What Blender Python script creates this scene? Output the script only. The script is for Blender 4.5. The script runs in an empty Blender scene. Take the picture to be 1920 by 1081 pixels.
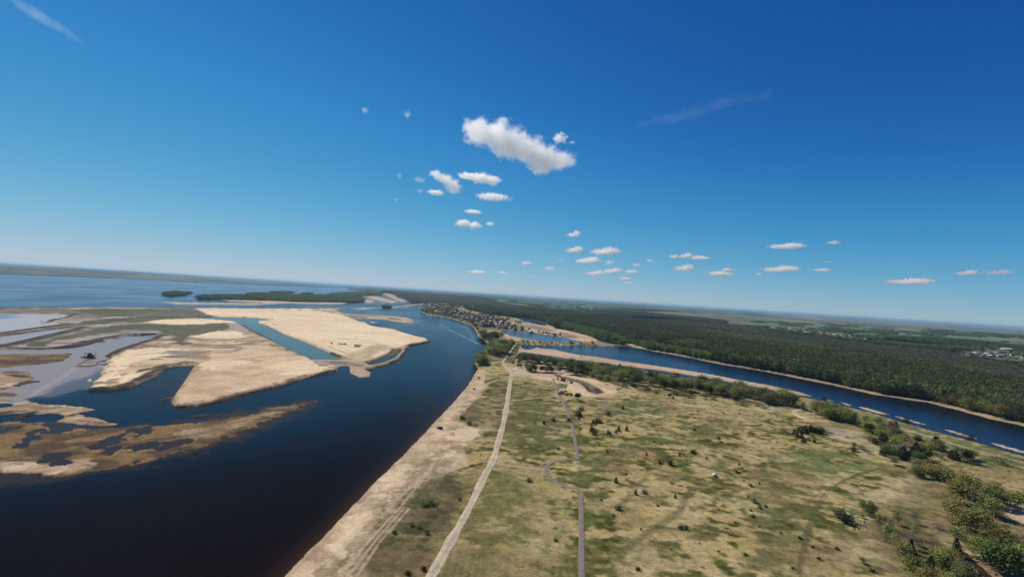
import bpy, math, random, time
import numpy as np
from mathutils import Matrix, Vector
random.seed(7); RNG = np.random.default_rng(7)
T0 = time.time()
S = bpy.context.scene
C = S.collection
R = math.radians

# ------------------------------------------------------------------ camera
H = 120.0            # metres above the river
F = 880.0            # focal length in photo pixels (1920 wide)
ROLL = math.atan(0.0628)
PITCH = math.atan(12.0 / 880.0)
fw = Vector((0, math.cos(PITCH), math.sin(PITCH)))
r0 = Vector((1, 0, 0)); u0 = Vector((0, -math.sin(PITCH), math.cos(PITCH)))
rc = math.cos(ROLL) * r0 + math.sin(ROLL) * u0
uc = -math.sin(ROLL) * r0 + math.cos(ROLL) * u0
cam_d = bpy.data.cameras.new('camera'); cam = bpy.data.objects.new('camera', cam_d); C.objects.link(cam)
M = Matrix((rc, uc, -fw)).transposed().to_4x4(); M.translation = Vector((0, 0, H))
cam.matrix_world = M
cam_d.sensor_width = 36; cam_d.lens = 36 * F / 1920
cam_d.clip_start = 1; cam_d.clip_end = 300000
S.camera = cam

# ------------------------------------------------------------------ sky and sun
SUN_EL, SUN_AZ = R(47), R(-45)        # azimuth from +Y, negative = left
sv = Vector((math.sin(SUN_AZ) * math.cos(SUN_EL), math.cos(SUN_AZ) * math.cos(SUN_EL), math.sin(SUN_EL)))
W = bpy.data.worlds.new('World'); S.world = W; W.use_nodes = True
wn = W.node_tree; bg = wn.nodes['Background']
sky = wn.nodes.new('ShaderNodeTexSky'); sky.sky_type = 'NISHITA'; sky.sun_disc = False
sky.sun_elevation = SUN_EL; sky.sun_rotation = SUN_AZ
sky.altitude = 1200; sky.air_density = 0.9; sky.dust_density = 0.0; sky.ozone_density = 6.0
def vscale(nt, src, k):
    v = nt.nodes.new('ShaderNodeVectorMath'); v.operation = 'SCALE'; v.inputs['Scale'].default_value = k; nt.links.new(src, v.inputs[0]); return v.outputs[0]
cv = wn.nodes.new('ShaderNodeRGBCurve')       # film response for the sky: deeper blue
for ch, pts in enumerate((((0, 0), (.035, .012), (.063, .042), (.098, .100), (.14, .180), (.20, .28), (.258, .37), (.4, .50), (1, .7)),
                          ((0, 0), (.045, .06), (.078, .125), (.122, .245), (.181, .355), (.25, .45), (.33, .52), (.5, .61), (1, .75)),
                          ((0, 0), (.08, .19), (.14, .34), (.19, .46), (.254, .565), (.31, .61), (.36, .65), (.5, .68), (1, .8)))):
    c = cv.mapping.curves[ch]
    c.points[0].location = pts[0]; c.points[1].location = pts[-1]
    for q in pts[1:-1]: c.points.new(*q)
cv.mapping.update()
wn.links.new(vscale(wn, sky.outputs[0], .04), cv.inputs['Color']); wn.links.new(vscale(wn, cv.outputs[0], 10), bg.inputs[0])
bg.inputs[1].default_value = 0.10
sd = bpy.data.lights.new('sun', 'SUN'); sd.energy = 4.4; sd.angle = R(0.5); sd.color = (1, 0.91, 0.77)
sun = bpy.data.objects.new('sun', sd); C.objects.link(sun)
sun.rotation_euler = (-sv).to_track_quat('-Z', 'Y').to_euler()
S.view_settings.view_transform = 'Standard'; S.view_settings.look = 'None'
S.view_settings.exposure = 0.0; S.view_settings.gamma = 1
S.cycles.use_denoising = True
S.cycles.max_bounces = 28; S.cycles.diffuse_bounces = 2; S.cycles.glossy_bounces = 2
S.cycles.transparent_max_bounces = 8; S.cycles.volume_bounces = 28
S.cycles.sample_clamp_indirect = 10

# ------------------------------------------------------------------ helpers: survey of the place
def ray(px, py):
    px, py = float(px), float(py)
    return fw + (px - 960) / F * rc - (py - 540.5) / F * uc
def G(px, py, z=0.0):
    d = ray(px, py)
    if d.z > -0.0012: d = Vector((d.x, d.y, -0.0012))
    t = (H - z) / -d.z
    return Vector((d.x * t, d.y * t, z))
def uv(px, py, z=0.0):
    p = G(px, py, z); return math.atan2(p.x, p.y), math.log(math.hypot(p.x, p.y))
def hor(px): return 492.6 + 0.0628 * px
TAB = [np.random.default_rng(100 + i).random((256, 256)) for i in range(6)]
def vn(x, y, s):
    xi = np.floor(x).astype(np.int64); yi = np.floor(y).astype(np.int64)
    fx = x - xi; fy = y - yi; fx = fx * fx * (3 - 2 * fx); fy = fy * fy * (3 - 2 * fy)
    t = TAB[s % 6]; o = 37 * s
    a = t[(xi + o) & 255, (yi + o) & 255]; b = t[(xi + 1 + o) & 255, (yi + o) & 255]
    c = t[(xi + o) & 255, (yi + 1 + o) & 255]; d = t[(xi + 1 + o) & 255, (yi + 1 + o) & 255]
    return (a * (1 - fx) + b * fx) * (1 - fy) + (c * (1 - fx) + d * fx) * fy
def fbm(x, y, s=0, o=4):
    v = 0; a = 0.5; n = 0
    for k in range(o):
        v = v + a * vn(x, y, s + k); n += a; a *= 0.5
        x, y = x * 1.9 + y * 0.7, y * 1.9 - x * 0.7
    return v / n
def sst(x, a, b):
    t = np.clip((x - a) / (b - a), 0, 1); return t * t * (3 - 2 * t)
def subdiv(P, close):
    out = []; n = len(P)
    for i in range(n if close else n - 1):
        a, b = P[i], P[(i + 1) % n]; k = max(1, int(math.hypot(b[0] - a[0], (b[1] - a[1])) / 40))
        for j in range(k): out.append((a[0] + (b[0] - a[0]) * j / k, a[1] + (b[1] - a[1]) * j / k))
    if not close: out.append(P[-1])
    return out

# classes
(WATER, MEADOW, SAND, BAR, MUD, WET, DIKE, REED, CONI, BARE, FGREEN, FBROWN, SCRUB, TRACK, FARW, VILL, MOTT, LIGHTW, BEACH, RIDGE, DARKG, OCHRE) = range(22)
# colour recipe: c1, c2, noise kind ('m' metres / 's' scale free), noise size, c3, weight of c3
CC = {
 MEADOW: ((.40, .305, .138), (.115, .115, .030), 'meadow'),
 SAND:   ((.76, .61, .41), (.70, .545, .345), 's', 12),
 BAR:    ((.52, .39, .265), (.43, .31, .20), 's', 18),
 MUD:    ((.37, .31, .27), (.20, .165, .125), 's', 36),
 WET:    ((.075, .088, .045), (.12, .11, .065), 's', 25),
 DIKE:   ((.035, .028, .026), (.08, .06, .05), 's', 60),
 REED:   ((.215, .135, .058), (.085, .055, .034), 's', 34),
 CONI:   ((.022, .032, .014), (.035, .045, .02), 's', 60),
 BARE:   ((.085, .075, .058), (.06, .058, .042), 's', 60),
 FGREEN: ((.10, .17, .075), (.13, .17, .09), 's', 30),
 FBROWN: ((.20, .155, .12), (.11, .115, .075), 's', 24),
 SCRUB:  ((.16, .11, .06), (.09, .09, .035), 'm', 12),
 TRACK:  ((.48, .41, .30), (.42, .35, .25), 'm', 6),
 FARW:   ((.04, .06, .035), (.07, .085, .05), 's', 40),
 VILL:   ((.13, .12, .08), (.20, .17, .12), 's', 80),
 OCHRE:  ((.60, .45, .275), (.47, .335, .20), 's', 30),
 MOTT:   ((.60, .46, .30), (.31, .215, .13), 's', 30),
 LIGHTW: ((.06, .10, .025), (.08, .11, .03), 's', 60),
 BEACH:  ((.56, .43, .28), (.42, .315, .19), 'm', 9),
 RIDGE:  ((.035, .05, .032), (.085, .09, .055), 's', 30),
 DARKG:  ((.052, .054, .025), (.15, .115, .06), 'm', 11),
}
HT = {MEADOW: 1.2, SAND: 3.2, BAR: .8, MUD: .7, WET: 1.0, DIKE: 2.5, REED: .45, CONI: 2, BARE: 2, FGREEN: 2, FBROWN: 2, SCRUB: 1.2, TRACK: 1.2,
      FARW: 2, VILL: 2.5, MOTT: 2.6, OCHRE: 3, LIGHTW: 2, BEACH: 1.2, RIDGE: 60, DARKG: 1.2}

class Painter:
    def __init__(s, x, y):
        s.x = x; s.y = y; s.r = np.hypot(x, y); s.U = np.arctan2(x, y); s.V = np.log(s.r)
        n = len(x); s.h = np.full(n, -1.6); s.cls = np.zeros(n, np.int8); s.col = np.zeros((n, 3))
        s.wcol = np.zeros((n, 3)); s.body = np.zeros(n, np.int8); s.land = np.full(n, -999.0)
        s.q = fbm(s.U * 45, s.V * 45, 1, 5) - 0.5       # edge wobble, scale free
        s.q2 = fbm(s.U * 220, s.V * 220, 3, 3) - 0.5
    def dist(s, P, close, mar, z=0):
        P = np.array([uv(a, b, z) for a, b in subdiv(P, close)])
        lo = P.min(0) - mar; hi = P.max(0) + mar
        idx = np.nonzero((s.U > lo[0]) & (s.U < hi[0]) & (s.V > lo[1]) & (s.V < hi[1]))[0]
        u = s.U[idx]; v = s.V[idx]; d = np.full(len(idx), 1e9); ins = np.zeros(len(idx), bool)
        n = len(P)
        for i in range(n if close else n - 1):
            a = P[i]; b = P[(i + 1) % n]; e = b - a; L = e @ e + 1e-18
            t = np.clip(((u - a[0]) * e[0] + (v - a[1]) * e[1]) / L, 0, 1)
            d = np.minimum(d, (u - a[0] - t * e[0]) ** 2 + (v - a[1] - t * e[1]) ** 2)
            if close and a[1] != b[1]:
                c = ((a[1] > v) != (b[1] > v)) & (u < (b[0] - a[0]) * (v - a[1]) / (b[1] - a[1]) + a[0])
                ins ^= c
        d = np.sqrt(d)
        return idx, (np.where(ins, d, -d) if close else -d)
    def colour(s, idx, c):
        rec = CC[c]; c1 = np.array(rec[0]); c2 = np.array(rec[1]); x = s.x[idx]; y = s.y[idx]; u = s.U[idx]; v = s.V[idx]
        if rec[2] == 'meadow':
            big = fbm(x / 70, y / 95, 2, 4); mid = fbm(x / 13 + y / 60, y / 9, 4, 4); fine = fbm(x / 5.0, y / 4.0, 1, 3)
            w = sst(big * .46 + mid * .50 + fine * .32, .585, .715)
            out = c1 + (c2 - c1) * w[:, None]
            w2 = sst(fbm(x / 24 - y / 80, y / 20, 5, 4), .54, .72)[:, None]
            out = out * (1 - w2 * .65) + np.array((.50, .395, .22)) * w2 * .65
            w3 = sst(mid * .35 + fine * .65, .54, .64)[:, None]
            out = out * (1 - w3 * np.array((.52, .46, .62)))
            w4 = sst(fbm(x / 38, y / 34, 9, 3), .55, .75)[:, None]
            return out * (1 - w4 * .5) + np.array((.185, .12, .058)) * w4 * .5
        if rec[2] == 'm':
            w = sst(fbm(x / rec[3], y / rec[3], 2, 5), .35, .65)
        else:
            w = sst(fbm(u * rec[3] * .8, v * rec[3] * 1.3, 2, 5), .38, .64)
        out = c1 + (c2 - c1) * w[:, None]
        g = fbm(u * 160, v * 160, 4, 2)[:, None]
        return out * (.88 + .24 * g)
    def poly(s, P, c, soft=6, wob=.004, h=None, bump=0, a=1.0, z=0):
        idx, d = s.dist(P, True, max(.05, wob * 2), z)
        r = s.r[idx]; d = d + s.q[idx] * wob * 2 + s.q2[idx] * wob * .6
        dm = d * r
        sf = np.maximum(soft, r * .0011)
        m = sst(dm, -sf * .5, sf * .5)
        hh = (HT.get(c, 0) if h is None else h)
        tgt = np.full(len(idx), -1.6) if c == WATER else hh + bump * (s.q2[idx] * 2)
        if a > .99: s.h[idx] = s.h[idx] * (1 - m) + tgt * m
        if c != WATER:
            k = m > .002; j = idx[k]; mm = (sst(dm[k], -sf[k] * .75, sf[k] * .25) * a)[:, None]
            s.col[j] = s.col[j] * (1 - mm) + s.colour(j, c) * mm
            if a > .6: s.cls[idx[m > .5]] = c
            if a > .99: s.land[idx] = np.maximum(s.land[idx], dm)
        else:
            s.cls[idx[m > .5]] = 0; s.land[idx] = np.where(m > .02, np.minimum(s.land[idx], -dm), s.land[idx])
    def line(s, P, w, c=None, h=0, col=None, a=1.0, wob=.001, soft=None):
        idx, d = s.dist(P, False, .02 + w / 200)
        r = s.r[idx]; dm = -d * r + s.q[idx] * wob * r * 2
        k = w * .5 if soft is None else soft
        k = np.maximum(k, r * .0005)
        m = 1 - sst(dm, w * .5 - k * .5, w * .5 + k)
        g = m > .01; idx = idx[g]; m = m[g]
        s.h[idx] = np.maximum(s.h[idx], s.h[idx] * (1 - m) + (h if h else s.h[idx]) * m)
        cc = s.colour(idx, c) if c is not None else np.array(col)[None]
        m = m[:, None] * a
        s.col[idx] = s.col[idx] * (1 - m) + cc * m
        if c is not None and a > .6: s.cls[idx[m[:, 0] > .5]] = c
        if h: s.land[idx] = np.maximum(s.land[idx], 1)
    def water(s, P, col, soft=.01, wob=.006, body=0, a=1.0):
        idx, d = s.dist(P, True, max(.03, soft * 2)); d = d + s.q[idx] * wob * 2
        m = (sst(d, -soft * .5, soft * .5) * a)[:, None]
        s.wcol[idx] = s.wcol[idx] * (1 - m) + np.array(col) * m
        if body: s.body[idx[m[:, 0] > .5]] = body
    def wline(s, P, w, col, a=.5):
        idx, d = s.dist(P, False, .05); d = -d + s.q[idx] * .006
        m = ((1 - sst(d, 0, w)) * a)[:, None]
        s.wcol[idx] = s.wcol[idx] * (1 - m) + np.array(col) * m

# ------------------------------------------------------------------ the survey: outlines of land and water
EAST = [(735,552),(750,555),(765,562),(778,570),(802,567),(795,574),(789,580),(791,586),(800,590),(820,593),(840,597),(858,601),(872,606),(882,610),
 (887,612),(892,619),(896,630),(906,636),(915,646),(910,655),(908,664),(896,669),(891,675),(892,686),(896,692),(890,703),(886,711),(880,720),(868,737),(857,750),
 (834,773),(814,797),(791,820),(767,843.5),(747,867),(727,890),(700,910),(674,940),(640,974),(607,1010),(573.5,1037),(547,1070),(537,1081)]
NBANK = [(1185,649),(1210,654),(1260,662),(1310,672),(1360,682),(1440,695),(1540,715),(1567,720.5),(1640,737),(1741,752),(1807,768),(1857,782),(1920,795),(2100,850),(2500,950)]
SLOPE_R = [(974,665),(1034,672),(1067,678),(1135,683),(1185,691),(1235,700),(1310,713),(1385,726),(1440,734),(1540,751),(1640,776),(1740,806),(1841,833),(1920,856),(2100,910),(2500,1030)]
BIGSAND = [(365,578),(480,579),(587,579),(592,582),(620,587),(640,590),(655,596),(667,600),(675,604),(685,605),(695,611),(707,614),(724,616),(740,619),(750,622.5),(769,628),(787,633),(799,635),(803,640),(792,642.5),(775,645),(762,650),(752,654),(738,656),(731,664),(712,672),(695,679),(677,680),(672,681),(655,676),(640,670),(620,662),(592,650),(562,637),(530,625),(522,620),(515,617),(500,610),(485,606),(483,602.5),(500,601),(518,599),(500,598),(480,596),(433,595),(400,594),(385,588)]
CANAL = [(366,595),(400,593.5),(433,594.5),(480,595.5),(500,597.5),(518,599),(500,601.5),(484,603),(486,606),(500,610),(515,617),(530,625),(562,637),(592,650),(620,662),(650,674),(642,676),(587,677),(575,671),(537,654),(505,635),(480,622.5),(470,620),(455,610),(438,602),(400,599),(383,597)]
LOWSAND = [(307,690),(337,686),(365,685),(355,700),(342,720),(335,729),(325,745),(322,753),(331,762),(371,762),(401,755),(434,745),(480,733),(530,722.5),(540,716),(580,706),(620,699),(631,694),(625,688),(600,684),(587,678),(575,671),(537,654),(505,637),(480,630),(440,622),(400,636),(340,640),(307,631),(290,637),(275,641),(250,648),(227,655),(212,667),(202,680),(199,694),(190,709),(172,725),(180,731),(205,729),(240,727),(275,712),(295,705)]
BASIN = [(307,690),(337,686.5),(364,685.5),(355,700),(342,720),(335,728),(322,750),(290,752),(240,735),(240,728),(275,712.5),(295,705)]
def survey(p):
    hz = [(x, hor(x) + .7) for x in range(-600, 2500, 100)]
    # right bank, all of it
    p.poly([(655,543),(680,546),(690,549),(717,551)] + EAST + [(480,1130),(300,1260),(300,1900),(2800,1900),(2800,700),(2500,651),(640,534.5)], MEADOW, 7, .0016)
    # left distant shore: plateau rising behind the reservoir
    shore = [(-700,486),(-300,502),(0,513),(120,517.5),(240,522.5),(360,528.5),(480,533.5),(560,536.5),(640,538.5),(760,540.5),(760,538.6),(700,537.6)]
    idx, d = p.dist(shore + [(x, hor(x) + .9) for x in range(640, -701, -60)], True, .05)
    d = d + p.q[idx] * .06
    m = sst(d, -.02, .02); p.h[idx] = np.where(m > 0.02, m * 6 + sst(d, 0, .55) * (94 + 14 * fbm(p.U[idx] * 22, p.V[idx] * 7, 3, 4)), p.h[idx])
    kk = idx[m > .4]; p.cls[kk] = RIDGE
    cl = p.colour(kk, RIDGE); f = sst(fbm(p.U[kk] * 14, p.V[kk] * 5, 2, 4), .5, .62)[:, None]
    p.col[kk] = cl * (1 - f) + np.array((.13, .125, .065)) * f; p.land[idx] = np.maximum(p.land[idx], d * p.r[idx])
    # everything beyond the right river
    north = [(655,543),(680,546),(690,549),(717,551),(735,552),(750,555),(765,562),(778,570),(802,567),(850,572),(880,582),(920,590),(960,595),(992,597),(1022,606),(1042,615),(1085,622),(1122,632),(1155,640)] + NBANK + [(2500,651),(640,534.5)]
    p.poly(north, CONI, 8, .002)
    p.poly([(700,hor(700)+.8),(700,546),(760,549),(800,556),(900,562),(1000,568),(1100,577),(1200,586),(1300,594),(1440,612),(1700,655),(1920,680),(2500,780),(2500,651),(1440,hor(1440)+.8)], FARW, 60, .006, z=15)
    p.poly([(735,553),(760,556),(800,566),(850,570),(900,571),(960,577),(1060,583),(1110,590),(1185,597),(1240,604),(1300,612),(1350,618),(1440,624),(1440,610),(1380,605),(1290,604),(1185,592),(1085,580),(1000,571),(900,561),(800,553)], BARE, 40, .006, z=15)
    p.poly([(1290,604),(1400,611),(1440,620),(1540,635),(1620,640),(1700,647),(1760,655),(1815,668),(1880,680),(1920,688),(2500,800),(2500,860),(1920,716),(1850,700),(1780,690),(1700,672),(1640,662),(1540,648),(1440,632),(1340,618)], BARE, 30, .005, z=15)
    p.poly([(1560,636),(1700,642),(1830,655),(1860,665),(1800,660),(1740,655),(1640,645)], CONI, 30, .006, z=15)
    p.poly([(1640,628),(1760,634),(1850,640),(1920,650),(2300,690),(2300,720),(1920,668),(1840,652),(1740,640),(1650,632)], CONI, 30, .006, z=15)
    # farmland
    p.poly([(905,561.5),(960,565),(1060,571.5),(1165,578),(1165,581),(1130,583),(1035,577),(960,571),(920,565)], FGREEN, 30, .003, z=15)
    p.poly([(905,561.5),(960,565),(1060,571.5),(1165,578),(1165,581),(1130,583),(1035,577),(960,571),(920,565)], FGREEN, 30, .003)
    p.poly([(1225,584),(1290,586),(1440,595),(1700,610),(1740,618),(1700,622),(1560,606),(1440,604),(1385,600),(1310,594),(1235,589)], FBROWN, 30, .006, z=15)
    p.poly([(1225,584),(1290,586),(1440,595),(1700,610),(1740,618),(1700,622),(1560,606),(1440,604),(1385,600),(1310,594),(1235,589)], FBROWN, 30, .006)
    p.poly([(1440,585.5),(1620,597),(1920,616.5),(2500,654),(2500,690),(1920,630),(1740,617),(1560,601),(1440,592)], FBROWN, 60, .008, z=15)
    p.poly([(1440,585.5),(1620,597),(1920,616.5),(2500,654),(2500,690),(1920,630),(1740,617),(1560,601),(1440,592)], FBROWN, 60, .008)
    p.poly([(1840,629),(1920,636),(2200,660),(2200,672),(1920,642),(1850,633)], FBROWN, 20, .003, z=15)
    p.poly([(1840,629),(1920,636),(2200,660),(2200,672),(1920,642),(1850,633)], FBROWN, 20, .003)
    p.poly([(1380,602),(1440,603),(1540,606),(1615,610),(1652,618),(1652,626),(1580,622),(1500,616),(1440,611),(1340,606)], FGREEN, 30, .005, z=15)
    p.poly([(1380,602),(1440,603),(1540,606),(1615,610),(1652,618),(1652,626),(1580,622),(1500,616),(1440,611),(1340,606)], FGREEN, 30, .005)
    p.poly([(1660,624),(1760,630),(1860,640),(1920,646),(1920,640),(1800,630),(1700,621)], FGREEN, 30, .005, z=15)
    p.poly([(1660,624),(1760,630),(1860,640),(1920,646),(1920,640),(1800,630),(1700,621)], FGREEN, 30, .005)
    p.poly([(1760,655),(1800,657),(1850,662),(1920,672),(1920,683),(1870,678),(1800,664)], FGREEN, 30, .006, z=15)
    p.poly([(1760,655),(1800,657),(1850,662),(1920,672),(1920,683),(1870,678),(1800,664)], FGREEN, 30, .006)
    p.poly([(900,552),(1100,560),(1300,574),(1440,584),(1300,577),(1100,567),(960,558)], RIDGE, 200, .004, h=3)
    # greener woods
    p.poly([(1232,641),(1262,636),(1290,634),(1322,638),(1330,644),(1300,648),(1262,647)], LIGHTW, 15, .01, z=15)
    p.poly([(1160,640),(1210,646),(1262,654),(1330,668),(1340,660),(1270,648),(1200,636),(1165,633)], LIGHTW, 15, .008, z=15)
    p.poly([(1330,624),(1440,640),(1560,660),(1540,645),(1430,630),(1315,616)], LIGHTW, 15, .006, z=15)
    p.poly([(1780,684),(1820,684),(1858,697),(1880,708),(1850,704),(1800,695)], LIGHTW, 15, .01, z=15)
    p.poly([(1045,600),(1110,612),(1180,632),(1170,636),(1120,628),(1060,612)], LIGHTW, 15, .008, z=15)
    p.poly([(1438,613),(1500,616),(1612,630),(1612,638),(1560,636),(1500,629),(1440,621)], VILL, 20, .004, z=0)
    p.poly([(1610,633),(1655,641),(1745,652),(1742,657),(1690,654),(1640,648)], VILL, 15, .004, z=0)
    p.poly([(1835,648),(1960,664),(1960,678),(1880,674),(1860,673),(1800,668),(1802,660),(1840,659)], VILL, 15, .004, z=0)
    p.poly([(848,571),(965,580),(962,585),(900,581),(848,576)], VILL, 15, .003, z=0)
    p.line([(1315,616),(1380,624),(1440,633),(1480,637),(1535,646)], 28, FGREEN, wob=.001)
    p.line([(1000,585),(1040,590)], 20, FBROWN); p.line([(1135,600),(1162,603)], 20, FBROWN)
    # village peninsula
    p.poly([(805,567),(840,569),(850,577),(867,584),(890,588),(917,591),(930,595),(949,599),(967,606),(1000,612),(1060,627),(1040,640),(980,630),(935,617),(905,613),(892,619),(880,606),(858,600),(840,596),(800,589),(790,585),(789,579)], VILL, 8, .002)
    p.poly([(947,602),(992,606),(1027,610),(1042,616),(1072,621),(1100,629),(1122,637),(1110,641),(1080,639),(1055,633),(1010,625),(975,619),(955,612)], BAR, 8, .004, h=1.2)
    p.poly([(893,618),(940,620),(980,634),(968,640),(930,633),(897,630)], BAR, 8, .003, h=1)
    p.poly([(893,605),(950,606),(990,620),(1010,626),(975,625),(930,620),(895,614)], VILL, 8, .003)
    for b in ([(960,607),(1000,610),(1040,619),(1030,622),(990,615),(962,611)], [(1000,619),(1040,625),(1080,634),(1070,636),(1020,627)], [(1050,622),(1090,630),(1080,632),(1055,627)]):
        p.poly(b, DARKG, 8, .03, a=.6)
    # lagoons
    p.poly([(940,618),(950,619),(967,621.5),(992,624),(1024,627.5),(1055,632),(1080,637.5),(1099,641),(1080,643),(1042,641.3),(1005,638.5),(980,634),(957,629.5),(946,624)], WATER, 5, .002)
    p.poly([(960,593.5),(967,594.5),(992,597),(1022,606.5),(1026,610),(1018,610),(1000,606.5),(985,602),(975,598)], WATER, 6, .001)
    p.poly([(1040,613),(1060,617),(1085,622),(1122,632),(1155,640),(1178,645.5),(1150,646),(1125,640),(1112,632),(1090,625.5),(1062,619),(1040,615.5)], WATER, 5, .001)
    # right river with its sand bars
    p.poly([(977,646),(1000,646.5),(1035,647.2),(1120,648.6)] + NBANK + SLOPE_R[::-1] + [(971,658),(974,650)], WATER, 5, .0015)
    p.poly([(971,655),(976,648),(981,654),(992,656),(1005,651.5),(1024,654),(1042,655),(1061,660),(1086,665),(1120,669),(1170,677),(1210,682.5),(1260,690),(1335,702),(1385,712),(1440,721.5),(1500,735),(1527,743.5),(1500,741),(1435,728.5),(1385,719),(1310,706),(1235,694),(1185,688),(1135,681),(1067,673),(1030,667),(985,660.5),(972,662)], BAR, 5, .0016)
    for b in ([(1540,746.5),(1552,748.5),(1568,753.5),(1554,751.5)], [(1573,752.5),(1590,756.5),(1601,761),(1588,760)], [(1604,760.5),(1625,764),(1650,771),(1671,777.5),(1650,776),(1620,767.5)],
              [(1675,778.5),(1700,784),(1750,799.5),(1725,795),(1690,785)], [(1764,802.5),(1790,808),(1846,826),(1820,821),(1780,809)], [(1852,828.5),(1880,834),(1920,845),(1960,858),(1910,847),(1870,836)]):
        p.poly(b, BAR, 3, .0012, h=.5)
    p.poly([(1160,642),(1185,645.8),(1205,651.8),(1215,655),(1185,651)], BAR, 4, .0005)
    nb = [(a, b + 1.2) for a, b in NBANK[1:]]
    p.line(nb[:-1], 11, BAR, .9, wob=.006)
    # causeway between the lagoons and the river
    p.line([(968,643.4),(1005,643),(1042,644.6),(1120,646.4),(1190,649.6)], 16, DARKG, 1.6, wob=.001)
    p.poly([(964,640),(975,643),(973,652),(968,664),(955,668),(950,660)], DARKG, 4, .001)
    # mid-channel islands and bars
    p.poly([(600,577.5),(645,577.5),(631,581),(641,586),(662,589),(700,590),(737,592.5),(762,595),(775,599),(776,604.5),(769,606),(756,605),(737,602.5),(720,599),(692,597.5),(670,597.5),(640,592),(590,585),(587,579)], BAR, 6, .003)
    p.line([(592,583),(640,588),(680,591.5),(720,594.5),(750,600)], 14, DARKG, 1.2, wob=.01)
    p.poly([(590,581.5),(620,584.5),(655,590),(690,595),(690,598),(660,596),(640,590),(610,585.5)], MUD, 6, .003)
    for b in ([(688,604),(700,602.5),(712,603.5),(700,606)], [(655,579),(680,577.2),(705,577),(705,578.2),(680,580)], [(730,577),(750,573),(785,569.5),(798,566),(790,571),(760,574),(740,577.2)],
              [(683,556),(700,555.5),(725,560),(748,565.5),(735,568),(720,566),(700,562)], [(715,551.5),(730,552.5),(745,558),(767,565),(750,566.5),(735,560)], [(680,560.5),(695,561),(705,566),(690,568),(683,566)],
              [(295,565),(340,566.3),(480,567.6),(540,568.8),(480,571.6),(330,570.6)], [(395,559.5),(450,561),(500,561.8),(560,563.6),(610,564.6),(655,567.5),(640,570.2),(600,570.2),(560,569.6),(500,567.6),(430,564.4)],
              [(654,686),(670,685),(698,698.5),(694,706),(675,708),(655,699)], [(630,549),(655,551),(668,556),(650,557),(630,553)]):
        p.poly(b, BAR, 6, .003, h=.5)
    for b in ([(303,553),(310,549.5),(330,548),(358,549),(345,553.5),(320,556)], [(367,557),(400,554.5),(467,553.5),(567,553),(617,553),(675,556),(682,561),(680,566),(655,567.5),(617,566.5),(558,566.2),(517,564),(450,562.5),(392,561.5),(374,561.5)],
              [(460,551),(480,549.6),(507,550),(507,552),(470,552.5)], [(507,547.6),(530,546.8),(552,547.8),(545,549.6),(515,549.6)], [(567,549.6),(586,549),(584,551.6),(567,552)],
              [(616,551),(640,548.5),(680,547),(717,549.6),(712,553),(680,553.5),(640,553.5)], [(716,576.6),(722,574),(733,575.6),(730,577.6)], [(372,552),(374,551),(377,552)]):
        p.poly(b, LIGHTW, 8, .003, h=1.2)
    # dredging land on the left
    p.poly([(-700,592),(-300,585),(0,579),(50,578),(125,576.5),(240,576.5),(330,577),(372,578),(480,579),(600,581),(560,640),(640,672),(672,682),(660,687),(640,684),(631,694)] +
           [(620,699),(580,706),(540,716),(530,722.5),(480,733),(434,745),(401,755),(371,762),(331,762),(322,753),(335,729),(355,700),(365,685),(337,686),(307,690),(295,705),(275,712),(240,727),(205,730),(172,725),(190,709),(199,694),(202,680),(212,667),(227,655),(250,648),(290,637),(307,629),(290,627),(265,627),(225,631),(185,637),(160,646),(125,652),(75,655),(0,655),(-700,690)], MUD, 5, .002)
    p.poly(LOWSAND, MOTT, 5, .004)
    p.poly([(125,581),(180,579),(330,580),(350,588),(330,592),(240,594),(137,592)], WET, 8, .008)
    p.poly([(0,581),(120,579),(180,592),(150,593),(110,588),(50,587),(0,588)], FBROWN, 8, .008)
    p.poly([(330,579),(365,579),(400,594),(340,598),(250,593)], FBROWN, 8, .01)
    p.poly([(137,610),(162,602),(212,597),(237,596),(280,593),(340,594),(330,599),(280,603),(240,606),(237,601),(200,607),(162,610)], WET, 5, .006)
    p.poly([(45,650),(62,644),(100,636),(137,627),(175,616),(237,608),(330,607),(420,606),(430,612),(425,618),(395,624),(365,629),(345,636),(352,642),(368,645),(345,650),(325,645),(330,632),(310,624),(290,619),(237,619),(187,626),(125,636),(90,642),(75,650)], WET, 5, .01)
    p.poly([(275,604),(300,600),(345,598),(400,598.5),(440,601),(448,606),(400,606),(380,608.5),(340,609),(300,608)], SAND, 5, .004, h=1.5)
    p.poly([(352,631),(377,628),(390,624),(409,621),(427,622),(440,621),(452,627),(467,632),(440,636),(427,637),(396,636),(377,634)], SAND, 5, .008, h=1.5)
    p.poly([(400,660),(440,662),(505,648),(540,665),(575,673),(600,684),(625,690),(600,700),(540,714),(480,730),(400,753),(340,758),(330,748),(350,715),(380,690)], OCHRE, 6, .012, h=3)
    p.poly([(500,690),(530,683),(575,676),(602,685),(622,690),(600,699),(545,711),(530,706)], SAND, 8, .012, h=3)
    p.poly([(380,684),(430,678),(470,682),(450,692),(400,697),(375,694)], SAND, 8, .014, h=3)
    p.poly([(280,668),(330,662),(375,665),(372,672),(320,674)], MUD, 5, .006, h=2.2)
    p.poly([(215,665),(250,656),(330,655),(300,668),(250,680),(215,705),(185,727),(205,700)], SAND, 8, .03, h=2)
    p.poly([(250,700),(290,692),(300,697),(230,722),(210,722)], SAND, 5, .012, h=2)
    p.poly(BIGSAND, SAND, 6, .0015)
    p.poly([(672,681),(695,652),(715,650),(735,655),(700,668),(695,679)], BEACH, 12, .01, h=3.2)
    # ponds
    p.poly([(-700,600),(0,589),(50,588),(112,590),(137,590),(125,595),(92,601),(112,607),(87,612),(37,619),(0,624),(-700,700)], WATER, 4, .002)
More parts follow.
